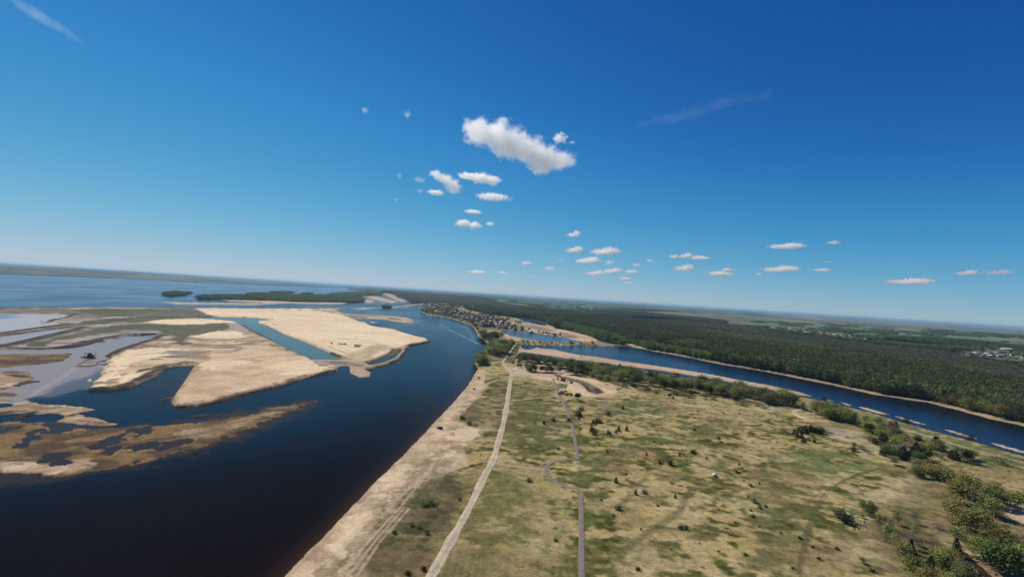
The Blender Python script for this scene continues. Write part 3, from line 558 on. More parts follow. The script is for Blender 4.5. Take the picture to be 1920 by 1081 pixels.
# ------------------------------------------------------------------ terrain and water sheets
az = np.radians(np.concatenate([np.arange(-62, -50, .4), np.arange(-50, 50, .095), np.arange(50, 62.1, .4)]))
qq = np.concatenate([[1.85, 2.2, 2.6, 3.1, 3.6], np.arange(4.2, 140, .8), np.arange(140, 640, 1.3), [700, 800, 1000, 1500, 2600, 5000]])
rr = (H * F / qq)[::-1]
UU, RR = np.meshgrid(az, rr, indexing='ij')
gx = (np.sin(UU) * RR).ravel(); gy = (np.cos(UU) * RR).ravel()
P = Painter(gx, gy); survey(P)
nu, nr = len(az), len(rr); I = np.arange(nu * nr).reshape(nu, nr)
FC = np.stack([I[:-1, :-1], I[1:, :-1], I[1:, 1:], I[:-1, 1:]], -1).reshape(-1, 4)
V3 = np.stack([gx, gy, P.h], 1)
fh = P.h[FC]; fcl = P.cls[FC].max(1)
vis = fh.max(1) > -.7
NAMES = {'meadow': (MEADOW, SCRUB, DARKG), 'sandbank': (SAND, MOTT, BAR, OCHRE), 'beach': (BEACH,), 'mudflat': (MUD, WET, WATER), 'embankment': (DIKE,), 'marsh': (REED,),
         'woodland_floor': (CONI, BARE, FARW, LIGHTW), 'farmland': (FGREEN, FBROWN), 'gravel_ground': (TRACK,), 'village_ground': (VILL,), 'hills': (RIDGE,)}
for nm, cl in NAMES.items():
    sel = vis & np.isin(fcl, cl)
    link(nm, submesh(nm, V3, FC, sel, M_SAND if nm in ('sandbank', 'mudflat') else (M_BEACH if nm == 'beach' else M_GROUND), P.col), kind='structure')
W3 = V3.copy(); W3[:, 2] = 0
wv = fh.min(1) < .25; fb = P.body[FC[:, 0]]
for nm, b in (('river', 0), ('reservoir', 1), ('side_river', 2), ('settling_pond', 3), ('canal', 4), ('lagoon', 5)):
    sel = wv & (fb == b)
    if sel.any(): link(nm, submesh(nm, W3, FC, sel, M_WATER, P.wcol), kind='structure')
print('terrain', time.time() - T0)

# ------------------------------------------------------------------ roads
def ordn(n):
    return f"{n}{'th' if 10 <= n % 100 <= 20 else {1:'st',2:'nd',3:'rd'}.get(n % 10,'th')}"
PENDING = []                       # (points, callback) so that ground heights are read in one pass
def catmull(P, n=8):
    P = [P[0]] + list(P) + [P[-1]]; out = []
    for i in range(1, len(P) - 2):
        for k in range(n):
            t = k / n; a, b, c, d = (np.array(P[i + j], float) for j in (-1, 0, 1, 2))
            out.append(.5 * ((2 * b) + (c - a) * t + (2 * a - 5 * b + 4 * c - d) * t * t + (3 * b - a - 3 * c + d) * t ** 3))
    out.append(np.array(P[-2], float)); return np.array(out)
ROADS = []
def road(name, px, w, mat, lift=.16, ruts=None, wz=0.0, fixed=None):
    pts = [G(a, b, 1.2) for a, b in px]; c = catmull([(p.x, p.y) for p in pts], 10)
    t = np.gradient(c, axis=0); t /= np.linalg.norm(t, axis=1)[:, None] + 1e-9; nrm = np.stack([t[:, 1], -t[:, 0]], 1)
    ww = w * (1 + .5 * (vn(np.arange(len(c)) / 3., np.zeros(len(c)), 3) - .5)) if wz else np.full(len(c), w)
    offs = np.array([-.62, -.5, -.32, -.12, .12, .32, .5, .62])
    X = c[:, None, :] + nrm[:, None, :] * (offs[None, :, None] * ww[:, None, None])
    ROADS.append((name, X, mat, lift, ruts, fixed))
M_DIRT = mat_simple('packed_dirt', (.50, .43, .32), .95, var=.14, scale=.4)
M_ASPH = mat_simple('worn_asphalt', (.20, .175, .15), .9, var=.12, scale=.5)
M_PALE = mat_simple('pale_gravel', (.36, .33, .25), .95, var=.15, scale=.4)
ROADPX = [(790,1110),(808,1081),(844,1017),(881,950),(911,887),(924,864),(937.5,817),(947.5,777),(954,735),(957.5,712),(959,700),(950,687.5),(944,680),(945,675),(951,667.5),(960,654),(968,642.6),(1005,642.2),(1042,643.8),(1120,646),(1190,649.4)]
road('dirt_road', ROADPX[:12], 4.9, M_DIRT, .18, wz=1)
road('dirt_road', ROADPX[11:17], 4.0, M_DIRT, .2, wz=1)
road('causeway_road', ROADPX[16:], 4.0, M_DIRT, .2)
road('asphalt_path', [(1093,1110),(1091,1081),(1090.3,1000),(1089.8,940),(1088.6,919),(1070,914),(1054,908),(1038,899),(1026,888),(1023,880),(1027,872),(1040,865),(1058,861),(1082,859.5)], 2.7, M_ASPH, .16)
road('asphalt_path', [(1084,860.5),(1080,837),(1074,803),(1069,787),(1063,770),(1057,757),(1047,737),(1042,722),(1036,710)], 2.7, M_ASPH, .22)
road('gravel_path', [(926,868),(940,870),(960,873.5),(1000,878),(1022,881)], 1.8, M_PALE, .13)
road('gravel_track', [(957,751),(990,748),(1030,743.5),(1046,741)], 2.6, M_DIRT, .13, wz=1)
road('gravel_track', [(1513,765),(1502,767.5),(1490,769),(1492,775),(1507,784),(1526,790.5)], 5.5, M_DIRT, .2, wz=1)
road('gravel_path', [(1587,774),(1610,781),(1640,790),(1707,808),(1794,834),(1841,847),(1920,867.5),(2050,905)], 2.2, M_PALE, .3)
road('gravel_path', [(949,669.5),(930,670),(917,671),(900,669.8)], 2.6, M_PALE, .3)
allp = np.concatenate([r[1].reshape(-1, 2) for r in ROADS]); qh = height(allp[:, 0], allp[:, 1]).h; o = 0
for name, X, mat, lift, ruts, fixed in ROADS:
    n, m, _ = X.shape; hz = qh[o:o + n * m].reshape(n, m); o += n * m
    hz = np.maximum(hz, .8); z = np.max(hz, 1, keepdims=True) + lift + 0 * hz
    zs = z.copy(); zs[:, 0] -= lift + .5; zs[:, -1] -= lift + .5; zs[:, 2] -= .05; zs[:, 5] -= .05
    k = np.ones(7) / 7; zz = np.pad(z[:, 3], 3, mode='edge'); sm = np.convolve(zz, k, 'valid'); zs += (np.maximum(sm, z[:, 3]) - z[:, 3])[:, None]
    V = np.concatenate([X, zs[..., None]], 2).reshape(-1, 3); J = np.arange(n * m).reshape(n, m)
    Fq = np.stack([J[:-1, :-1], J[:-1, 1:], J[1:, 1:], J[1:, :-1]], -1).reshape(-1, 4)
    if mat is M_DIRT:
        prof = np.array([.62, .82, 1.08, .88, .86, 1.06, .80, .60]); base = np.array((.50, .42, .30))
        al = .80 + .4 * fbm(X[..., 0] / 7., X[..., 1] / 7., 3, 4); c_ = (prof[None, :, None] * al[..., None]) * base; c_[:, [0, 1, 6, 7]] *= np.array((1, .97, .85))
        link(name, mesh_np(name, V, Fq, M_BEACH, c_.reshape(-1, 3)), kind='structure')
    else: link(name, mesh_np(name, V, Fq, mat), kind='structure')

# ------------------------------------------------------------------ vegetation
def leaf_mat(name, col, spread=.18, hue=.02):
    m = bpy.data.materials.new(name); m.use_nodes = True; t = m.node_tree; n = t.nodes; L = t.links
    b = n['Principled BSDF']; b.inputs['Roughness'].default_value = .8; b.inputs['Specular IOR Level'].default_value = .12
    oi = n.new('ShaderNodeObjectInfo'); geo = n.new('ShaderNodeNewGeometry')
    nz = n.new('ShaderNodeTexNoise'); nz.inputs['Scale'].default_value = .35; L.new(geo.outputs['Position'], nz.inputs['Vector'])
    h = n.new('ShaderNodeHueSaturation'); h.inputs['Color'].default_value = (*col, 1)
    m1 = n.new('ShaderNodeMapRange'); m1.inputs[3].default_value = .5 - hue; m1.inputs[4].default_value = .5 + hue; L.new(oi.outputs['Random'], m1.inputs[0]); L.new(m1.outputs[0], h.inputs['Hue'])
    m3 = n.new('ShaderNodeMath'); m3.operation = 'MULTIPLY_ADD'; m3.inputs[1].default_value = 7.31; m3.inputs[2].default_value = .2; L.new(oi.outputs['Random'], m3.inputs[0])
    fr = n.new('ShaderNodeMath'); fr.operation = 'FRACT'; L.new(m3.outputs[0], fr.inputs[0])
    ad = n.new('ShaderNodeMath'); ad.operation = 'ADD'; L.new(fr.outputs[0], ad.inputs[0]); L.new(nz.outputs[0], ad.inputs[1])
    m2 = n.new('ShaderNodeMapRange'); m2.inputs[1].default_value = .3; m2.inputs[2].default_value = 1.7; m2.inputs[3].default_value = 1 - spread * 1.6; m2.inputs[4].default_value = 1 + spread * 1.6
    L.new(ad.outputs[0], m2.inputs[0]); L.new(m2.outputs[0], h.inputs['Value']); L.new(h.outputs[0], b.inputs['Base Color'])
    tr = n.new('ShaderNodeBsdfTranslucent'); L.new(h.outputs[0], tr.inputs[0]); mx = n.new('ShaderNodeMixShader'); mx.inputs[0].default_value = .25
    L.new(b.outputs[0], mx.inputs[1]); L.new(tr.outputs[0], mx.inputs[2]); L.new(mx.outputs[0], n['Material Output'].inputs[0])
    return m
LM = {'fresh': leaf_mat('fresh_leaves', (.28, .30, .085)), 'yellow': leaf_mat('yellow_leaves', (.235, .225, .062)), 'olive': leaf_mat('olive_leaves', (.23, .23, .09)),
      'mid': leaf_mat('green_leaves', (.125, .175, .05)), 'pine': leaf_mat('pine_needles', (.030, .045, .016), .3), 'bare': leaf_mat('bare_twigs', (.22, .185, .125), .2, .01),
      'spring': leaf_mat('spring_leaves', (.17, .225, .06), .3), 'deep': leaf_mat('forest_needles', (.094, .118, .034), .45, .03), 'grove': leaf_mat('grove_leaves', (.15, .20, .058), .4, .03), 'brown': leaf_mat('budding_twigs', (.17, .145, .10), .3, .02)}
M_BARK = mat_simple('bark', (.12, .095, .07), .9); M_BIRCH = mat_simple('pale_bark', (.42, .38, .33), .9)
def leaves(seed, n, shape, size, twig=False):
    g = np.random.default_rng(seed)
    if shape == 'cone':
        z = g.random(n) ** 1.25 * .95 + .05; a = g.random(n) * 6.283; lay = .75 + .25 * np.sin(z * 42)
        rad = (1 - z) ** .7 * .44 * np.sqrt(g.random(n) * .75 + .25) * lay + .02; c = np.stack([rad * np.cos(a), rad * np.sin(a), z], 1)
        c[:, :2] += g.normal(0, .02, (n, 2))
    else:
        cz, rx, rz, K, sp = {'round': (.62, .33, .36, 20, .10), 'tall': (.64, .20, .34, 13, .08), 'shrub': (.48, .62, .44, 14, .17), 'pinecrown': (.72, .20, .26, 12, .075), 'canopy': (.66, .36, .30, 12, .13), 'column': (.52, .17, .46, 14, .07)}[shape]
        d = g.normal(size=(K, 3)); d /= np.linalg.norm(d, axis=1)[:, None]; k = d * (g.random((K, 1)) ** .5 * .85) * np.array([rx, rx, rz]); k[:, 2] += cz
        w = g.random(K) + .5; idx = g.choice(K, n, p=w / w.sum()); c = k[idx] + g.normal(0, 1, (n, 3)) * sp * (.5 + w[idx])[:, None] * np.array([1, 1, .8])
        c[:, 2] = np.clip(c[:, 2], .06, 1.05)
    nn = g.normal(size=(n, 3)); nn[:, 2] = np.abs(nn[:, 2]) + .5; nn /= np.linalg.norm(nn, axis=1)[:, None]
    t = np.cross(nn, g.normal(size=(n, 3))); t /= np.linalg.norm(t, axis=1)[:, None]; b = np.cross(nn, t)
    s = size * (.6 + .8 * g.random((n, 1))); sb = s * (.18 if twig else .75); st = s * (1.6 if twig else 1)
    V = np.stack([c - t * st - b * sb * .7, c + t * st * .8 - b * sb, c + t * st + b * sb * .8, c - t * st * .7 + b * sb], 1).reshape(-1, 3)
    return V, np.arange(n * 4).reshape(n, 4)
def trunk_mesh(name, h, r, mat, limbs=4, seed=1):
    g = random.Random(seed); V = []; Fc = []
    def tube(p0, p1, ra, rb, n=6):
        b = len(V); d = (Vector(p1) - Vector(p0)).normalized(); x = d.orthogonal().normalized(); y = d.cross(x)
        for P0, rr_ in ((p0, ra), (p1, rb)):
            for k in range(n): V.append(tuple(Vector(P0) + rr_ * (math.cos(6.283 * k / n) * x + math.sin(6.283 * k / n) * y)))
        for k in range(n): Fc.append((b + k, b + (k + 1) % n, b + n + (k + 1) % n, b + n + k))
    tube((0, 0, -.03), (.01, 0, h * .55), r, r * .7); tube((.01, 0, h * .55), (0, .015, h), r * .7, r * .2)
    for k in range(limbs):
        a = 6.283 * k / limbs + g.random(); z = h * (.45 + .4 * g.random()); tube((0, 0, z), (.18 * math.cos(a), .18 * math.sin(a), z + .16), r * .4, r * .1, 4)
    return mesh_np(name, V, Fc, mat)
def crown_mesh(name, seed, n, shape, size, mat, twig=False):
    V, Fc = leaves(seed, n, shape, size, twig); return mesh_np(name, V, Fc, mat, smooth=False)
# kind -> list of (crown mesh, trunk mesh)
KIND = {}
def reg(kind, shape, mat, n, size, twig=False, bark=M_BARK, tr=.016, th=.6, var=3, limbs=4):
    KIND[kind] = [(crown_mesh('crown', hash((kind, v)) % 9999 if False else sum(map(ord, kind)) * 7 + v, n, shape, size, LM[mat], twig), trunk_mesh('trunk', th, tr, bark, limbs, v)) for v in range(var)]
reg('fresh', 'round', 'fresh', 1300, .029); reg('yellow', 'round', 'yellow', 1300, .029); reg('olive', 'round', 'olive', 1300, .029); reg('mid', 'round', 'mid', 1300, .029)
reg('column', 'column', 'fresh', 520, .030, bark=M_BIRCH, tr=.012, th=.8); reg('pine', 'cone', 'pine', 900, .034, th=.8, tr=.014, limbs=0); reg('tallpine', 'tall', 'pine', 560, .036, th=.8)
reg('bare', 'round', 'bare', 760, .034, True, bark=M_BIRCH, th=.75); reg('shrub', 'shrub', 'olive', 420, .062, th=.3, tr=.02); reg('bareshrub', 'shrub', 'bare', 620, .055, True, th=.3, tr=.02); reg('greenshrub', 'shrub', 'mid', 420, .062, th=.3, tr=.02)
reg('darkshrub', 'shrub', 'pine', 420, .062, th=.3, tr=.02)
ADJ = {'fresh': ('light green', 'deciduous_tree', 'tree'), 'yellow': ('golden green', 'deciduous_tree', 'tree'), 'olive': ('olive green', 'deciduous_tree', 'tree'), 'mid': ('mid green', 'deciduous_tree', 'tree'),
       'column': ('slim pale-trunked', 'birch_tree', 'tree'), 'pine': ('dark conical', 'young_pine', 'pine'), 'tallpine': ('dark tall', 'pine_tree', 'pine'), 'bare': ('bare grey-brown', 'bare_tree', 'tree'),
       'shrub': ('olive spreading', 'shrub', 'shrub'), 'bareshrub': ('leafless grey-brown', 'shrub', 'shrub'), 'greenshrub': ('low green', 'shrub', 'shrub'), 'darkshrub': ('low dark', 'shrub', 'shrub')}
TREES = []           # (px, py, height m, kind, zone)
def tree_at(px, py, h, kind, zone, wid=1.0): TREES.append((px, py, h, kind, zone, wid))
def inpoly(x, y, Pg):
    c = False
    for i in range(len(Pg)):
        (x1, y1), (x2, y2) = Pg[i], Pg[i - 1]
        if (y1 > y) != (y2 > y) and x < (x2 - x1) * (y - y1) / (y2 - y1) + x1: c = not c
    return c
def scatter(zone, Pg, n, kinds, hmin, hmax, dmin=3.0, wid=1.0):
    xs = [a for a, b in Pg]; ys = [b for a, b in Pg]; got = []; tries = 0
    while len(got) < n and tries < n * 60:
        tries += 1; x = random.uniform(min(xs), max(xs)); y = random.uniform(min(ys), max(ys))
        if inpoly(x, y, Pg) and all(abs(x - a) + 2 * abs(y - b) > dmin for a, b in got):
            got.append((x, y)); k = random.choice(kinds); h = random.uniform(hmin, hmax)
            if 'shrub' in k: h *= .45
            tree_at(x, y, h, k, zone, wid)
def along(zone, Pl, n, kinds, hmin, hmax, jx=2, jy=1.2, wid=1.0):
    L = [0]
    for a, b in zip(Pl, Pl[1:]): L.append(L[-1] + math.dist(a, b))
    for k in range(n):
        s = (k + random.random()) / n * L[-1]; i = max(j for j in range(len(Pl) - 1) if L[j] <= s); t = (s - L[i]) / (L[i + 1] - L[i])
        x = Pl[i][0] + (Pl[i + 1][0] - Pl[i][0]) * t + random.gauss(0, jx); y = Pl[i][1] + (Pl[i + 1][1] - Pl[i][1]) * t + random.gauss(0, jy)
        kd = random.choice(kinds); h = random.uniform(hmin, hmax) * (.45 if 'shrub' in kd else 1); tree_at(x, y, h, kd, zone, wid)
MIX = ['fresh', 'fresh', 'olive', 'mid', 'mid', 'tallpine', 'olive', 'bare', 'column']
zA = 'in the riverside tree belt'
scatter(zA, [(1090,690),(1185,703),(1260,714),(1350,727),(1440,745),(1520,762),(1515,770),(1440,760),(1350,744),(1280,735),(1200,722),(1130,712),(1070,700)], 112, MIX, 11, 18, 5, 1.25)
scatter(zA, [(1060,690),(1130,708),(1200,724),(1330,745),(1440,762),(1440,768),(1300,748),(1200,732),(1130,718)], 34, ['bareshrub', 'shrub', 'darkshrub', 'bareshrub'], 9, 14, 6, 1.3)
scatter('on the strip below the long sandbar', [(972,672),(1030,678),(1040,684),(1000,684),(975,680)], 16, ['mid', 'olive', 'tallpine', 'mid'], 10, 15, 4, 1.2)
scatter('on the strip below the long sandbar', [(1030,680),(1100,690),(1180,700),(1180,706),(1100,698),(1040,690)], 30, ['mid', 'fresh', 'tallpine', 'olive', 'tallpine'], 10, 15, 5, 1.2)
scatter('in the row above the digging', [(986,692),(1030,697),(1090,703),(1092,707),(1040,700),(990,698)], 26, ['tallpine', 'mid', 'bare', 'olive', 'tallpine'], 8, 12, 3, 1.2)
scatter('in the row above the digging', [(1085,703),(1125,708),(1150,718),(1140,722),(1110,712)], 12, ['mid', 'olive', 'bareshrub', 'fresh'], 7, 12, 4)
zB = 'in the copse facing the small sandbars'
scatter(zB, [(1520,764),(1560,772),(1600,785),(1602,797),(1570,792),(1530,778)], 26, ['olive', 'fresh', 'bare', 'darkshrub', 'mid'], 9, 15, 5, 1.25)
scatter(zB, [(1605,785),(1640,795),(1680,806),(1720,824),(1780,842),(1850,860),(1845,872),(1780,868),(1720,862),(1660,850),(1640,835),(1615,815)], 66, ['olive', 'pine', 'bare', 'bareshrub', 'bareshrub', 'darkshrub', 'tallpine', 'fresh', 'shrub'], 7, 12.5, 7, 1.2)
scatter(zB, [(1655,848),(1720,856),(1745,868),(1735,872),(1690,864),(1655,855)], 14, ['pine', 'mid', 'pine', 'darkshrub'], 7, 9, 5, 1.2)
scatter('right of the bare hollow', [(1700,878),(1760,880),(1790,895),(1775,905),(1720,895)], 14, ['olive', 'yellow', 'bareshrub', 'darkshrub', 'shrub'], 7, 10, 8, 1.3)
zC = 'in the lower right grove'
scatter(zC, [(1770,935),(1830,920),(1862,945),(1860,975),(1840,1010),(1790,985),(1765,955)], 10, ['yellow', 'fresh', 'olive', 'bareshrub'], 8, 13, 15, 1.0)
scatter(zC, [(1640,985),(1690,970),(1760,1000),(1800,1040),(1830,1110),(1720,1120),(1670,1060)], 28, ['olive', 'bare', 'fresh', 'column', 'pine', 'bare', 'shrub', 'fresh', 'bareshrub', 'column', 'yellow'], 6, 11.5, 13, .9)
scatter(zC, [(1780,965),(1860,985),(1930,1010),(1930,1060),(1860,1040),(1800,1015),(1740,985)], 28, ['bareshrub', 'shrub', 'bareshrub', 'shrub', 'greenshrub'], 6, 10, 11, 1.2)
for x, y, h, k in ((1868,934,12,'yellow'), (1862,942,11,'mid'), (1878,944,10,'olive'), (1908,950,12,'fresh'), (1925,948,12,'fresh'), (1880,1022,12,'yellow'), (1843,1040,12,'yellow'), (1870,1062,13,'mid'), (1893,1068,14,'mid'), (1910,1064,14,'mid'), (1928,1072,14,'fresh'),
                   (1818,990,13,'yellow'), (1800,938,15,'yellow'), (1812,925,16,'yellow'), (1880,865,6,'shrub'), (1862,858,6,'bareshrub')):
    tree_at(x, y + 6, h, k, zC, 1.2)
zP = 'on the wooded point by the jetty'
scatter(zP, [(896,628),(920,626),(944,630),(946,638),(925,640),(905,637)], 28, ['mid', 'mid', 'fresh', 'tallpine'], 12, 17, 2.5, 1.2)
scatter(zP, [(912,662),(925,652),(945,648),(958,644),(962,650),(955,660),(948,668),(920,669)], 40, ['mid', 'fresh', 'olive', 'mid', 'fresh'], 12, 18, 3, 1.2)
scatter(zP, [(892,676),(905,670),(914,676),(908,686),(895,688)], 12, ['olive', 'fresh', 'mid'], 10, 15, 3, 1.2)
scatter('beside the dirt road fork', [(962,668),(975,662),(978,690),(968,694),(960,684)], 9, ['mid', 'olive', 'shrub'], 5, 9, 4)
along('on the shore below the village', [(796,583),(812,590),(842,594),(866,601),(884,607),(895,618),(897,626)], 36, ['olive', 'fresh', 'olive', 'shrub'], 8, 13, 2, 1)
along('on the causeway by the lagoon', [(975,644),(1042,645.5),(1120,647.5),(1185,650)], 30, ['olive', 'bareshrub', 'shrub', 'fresh', 'mid'], 5, 10, 1, .3)
zG = 'at the forest edge over the river'
along(zG, [(a, b - 3) for a, b in NBANK[1:-2]], 44, ['fresh', 'olive', 'fresh', 'bare', 'yellow'], 13, 19, 1.5, .8)
along('beside the upper side channel', [(1042,613),(1085,620),(1122,630),(1155,638),(1180,644)], 12, ['fresh', 'mid', 'olive'], 12, 17, 1.5, .6)
for x, y, h, k in ((967,606,12,'mid'), (972,607,12,'mid'), (976,608,10,'mid'), (1010,622,5,'shrub'), (1018,624,6,'darkshrub'), (1030,626,6,'darkshrub'), (1040,629,9,'darkshrub'), (1050,630,10,'mid'), (1062,634,5,'shrub'), (1076,637,6,'shrub'), (1110,641,5,'shrub'), (930,603,9,'mid'), (938,605,10,'mid'), (945,604,9,'mid')):
    tree_at(x, y, h, k, 'on the sand flat between lagoons')
for x, y, h in ((1546,749,5), (1700,790,6), (1820,822,5), (1162,684,4), (1090,668,3)): tree_at(x, y, h, 'darkshrub', 'alone on a river sandbar')
for x, y, s, k in [(1083,751,13,'tallpine'),(1090,769,6,0),(1083,778,8,0),(1088,781,8,0),(1086,786,4,0),(1038,789,5,0),(1020,795,6,0),(1067,790,6,0),(1088,805,4,0),(1109,808,9,0),(1113,813,8,0),(1112,793,6,0),(1118,792,7,0),(1124,792,6,0),(1140,778,6,0),
    (1168,767,6,0),(1140,813,6,0),(1144,815,5,0),(1155,811,5,0),(1160,808,7,0),(1175,807,7,0),(1256,746,7,'mid'),(1262,747,4,0),(1380,751,6,0),(1308,771,3,0),(1356,775,3,0),(1386,776,3,0),(1347,827,7,'mid'),(1300,849,6,0),(1274,855,5,0),(1212,853,4,0),
    (1237,868,4,0),(1244,867,3,0),(1257,871,7,0),(1325,860,4,0),(1386,871,4,0),(1382,886,4,0),(1408,911,4,0),(1424,907,4,0),(1155,904,8,0),(1192,926,7,0),(1208,925,5,0),(1266,933,6,0),(1160,955,7,0),(1150,967,3,0),(1202,992,4,0),(1277,990,5,0),
    (1287,992,6,0),(1312,1018,3,0),(1347,1033,2,0),(1412,941,7,'greenshrub'),(1403,932,4,0),(1425,952,4,0),(1436,950,4,0),(1412,969,4,0),(992,902,5,0),(1042,1013,5,'greenshrub'),(1139,849,4,0),(1151,845,3,0),(1124,836,3,0),(1047,842,3,0),(1029,842,2,0),
    (1500,810,9,0),(1508,808,10,0),(1512,814,9,0),(1520,809,10,0),(1527,811,10,0),(1535,811,9,0),(1541,813,8,0),(1495,819,8,0),(1503,821,8,0),(1489,813,7,0),(1474,811,8,'bareshrub'),(1468,809,7,'bareshrub'),(1508,830,6,0),(1527,830,6,0),(1518,826,3,0),
    (1600,845,7,0),(1602,834,4,0),(1616,842,7,'shrub'),(1626,850,8,'bareshrub'),(1585,978,17,0),(1632,965,19,'mid'),(1617,955,16,'column'),(1616,970,7,'fresh'),(1617,1055,9,'fresh'),(1636,1071,5,0),(1676,871,12,'olive'),(1754,884,9,'olive'),
    (800,1000,6,'greenshrub'),(808,945,9,'greenshrub'),(796,948,7,'greenshrub'),(772,985,6,'greenshrub'),(786,990,5,'greenshrub'),(740,1000,5,'darkshrub'),(795,1068,7,'darkshrub'),(765,1075,6,'darkshrub'),(866,785,5,'darkshrub'),(880,796,5,'darkshrub'),(898,709,2.5,'darkshrub'),
    (889,730,2.5,'darkshrub'),(862,937,3,'darkshrub'),(1592,968,4,'bareshrub'),(1500,1010,4,'darkshrub'),(1465,1000,3,'darkshrub'),(1570,1030,4,'darkshrub')]:
    k = k or random.choice(['pine', 'darkshrub', 'pine']); sc = H / (y - hor(x)); hh = s * sc * (1.25 if 'shrub' in k else 1.3)
    tree_at(x, y, hh, k, 'on the open meadow' if x > 1000 else 'on the river bank scrub', 1.15)
for k in range(32):
    x = random.uniform(1110, 1560); y = random.uniform(800, 1075); tree_at(x, y, random.uniform(.7, 1.6), random.choice(['darkshrub', 'darkshrub', 'pine', 'bareshrub']), 'in the open grass', 1.2)

xy = [G(t[0], t[1], 1.2) for t in TREES]; q = height([p.x for p in xy], [p.y for p in xy])
zones = {}
for i, t in enumerate(TREES):
    if q.h[i] < -.3 and t[4] != 'alone on a river sandbar': continue
    a = ADJ[t[3]]; zones.setdefault((t[4], t[3]), []).append((t[0], i))
NT = 0
for (zone, kind), lst in zones.items():
    lst.sort()
    for k, (_, i) in enumerate(lst):
        px, py, h, kd, zn, wd = TREES[i]; adj, nm, cat = ADJ[kd]; p = xy[i]
        size = 'small' if h < 3 else ('tall' if h > 13 and 'tall' not in adj else '')
        word = {'deciduous_tree': 'tree', 'birch_tree': 'birch', 'young_pine': 'pine', 'pine_tree': 'pine', 'bare_tree': 'tree', 'shrub': 'shrub'}[nm]
        lab = ' '.join(f"{size} {adj} {word} {zone}".split()) + (f", {ordn(k + 1)} from the left" if len(lst) > 1 else '')
        e = bpy.data.objects.new(nm, None); C.objects.link(e); e.empty_display_size = .5
        e.location = (p.x, p.y, max(q.h[i], 0) - .05); e.rotation_euler = (0, 0, random.random() * 6.28)
        w = h * wd * random.uniform(.9, 1.15) * (1.0 if 'shrub' not in kd else 1.0); e.scale = (w, w, h)
        e['label'] = lab; e['category'] = cat; e['group'] = f"{cat}s {zone}"
        cm, tm = random.choice(KIND[kd])
        link('crown', cm, e); link('trunk', tm, e); NT += 1
print('trees', NT, time.time() - T0)

# woods too many to count: one object per kind of wood, instanced on its ground
def forest(name, label, cat, pts, protos):
    """pts: array x,y,z,sx,sz,rot,idx"""
    me = bpy.data.meshes.new(name); me.vertices.add(len(pts)); me.vertices.foreach_set('co', pts[:, :3].astype(np.float32).ravel())
    a = me.attributes.new('sc', 'FLOAT_VECTOR', 'POINT'); a.data.foreach_set('vector', np.stack([pts[:, 3], pts[:, 3], pts[:, 4]], 1).astype(np.float32).ravel())
    a = me.attributes.new('rt', 'FLOAT_VECTOR', 'POINT'); z = np.zeros(len(pts)); a.data.foreach_set('vector', np.stack([z, z, pts[:, 5]], 1).astype(np.float32).ravel())
    a = me.attributes.new('ix', 'INT', 'POINT'); a.data.foreach_set('value', pts[:, 6].astype(np.int32))
    o = link(name, me, kind='stuff', label=label, cat=cat)
    ng = bpy.data.node_groups.new(name + '_scatter', 'GeometryNodeTree')
    ng.interface.new_socket('Geometry', in_out='INPUT', socket_type='NodeSocketGeometry'); ng.interface.new_socket('Geometry', in_out='OUTPUT', socket_type='NodeSocketGeometry')
    n = ng.nodes; L = ng.links; gi = n.new('NodeGroupInput'); go = n.new('NodeGroupOutput'); jn = n.new('GeometryNodeJoinGeometry')
    def att(nm, ty):
        x = n.new('GeometryNodeInputNamedAttribute'); x.data_type = ty; x.inputs['Name'].default_value = nm; return [s for s in x.outputs if s.enabled][0]
    sc = att('sc', 'FLOAT_VECTOR'); rt = att('rt', 'FLOAT_VECTOR'); ix = att('ix', 'INT')
    for k, pm in enumerate(protos):
        po = bpy.data.objects.new(name + '_tree', pm)
        oi = n.new('GeometryNodeObjectInfo'); oi.inputs['Object'].default_value = po; oi.inputs['As Instance'].default_value = True
        cp = n.new('FunctionNodeCompare'); cp.data_type = 'INT'; cp.operation = 'EQUAL'
        ins = [s for s in cp.inputs if s.enabled]; L.new(ix, ins[0]); ins[1].default_value = k
        ip = n.new('GeometryNodeInstanceOnPoints'); L.new(gi.outputs[0], ip.inputs['Points']); L.new([s for s in cp.outputs if s.enabled][0], ip.inputs['Selection'])
        L.new(oi.outputs['Geometry'], ip.inputs['Instance']); L.new(rt, ip.inputs['Rotation']); L.new(sc, ip.inputs['Scale']); L.new(ip.outputs[0], jn.inputs[0])
    L.new(jn.outputs[0], go.inputs[0])
    md = o.modifiers.new('scatter', 'NODES'); md.node_group = ng
    return o
def protos(spec): return [crown_mesh('crown', 500 + 13 * i + s, n, sh, sz, LM[m], tw) for i, (sh, m, n, sz, tw) in enumerate(spec) for s in range(2)]
rng = np.random.default_rng(3); N = 600000
u = rng.uniform(R(-42), R(56), N); lr = rng.uniform(math.log(560), math.log(8500), N); r = np.exp(lr)
s = np.maximum(5.0, r * .0030)
keep = rng.random(N) < (r * r / s ** 2) / (N / (R(98) * (math.log(8500) - math.log(560))))
u, r, s = u[keep], r[keep], s[keep]; x = np.sin(u) * r; y = np.cos(u) * r
q = height(x, y); cl = q.cls; print('forest candidates', len(x))
clear = fbm(x / 260, y / 260, 2, 3)
tint = fbm(x / 300, y / 190, 4, 4)
def pack(m, hlo, hhi, pick):
    n = m.sum(); hh = rng.uniform(hlo, hhi, n); w = np.maximum(s[m] * 1.55, hh * .55) * rng.uniform(.85, 1.2, n)
    return np.stack([x[m], y[m], q.h[m] - .5, w, hh, rng.random(n) * 6.28, pick(n, m)], 1)
def pick_coni(n, m):
    g = rng.random(n); lt = g < np.clip((tint[m] - .47) * 3.2, .03, .75); return np.where(lt, rng.integers(4, 8, n), rng.integers(0, 4, n))
m = cl == CONI
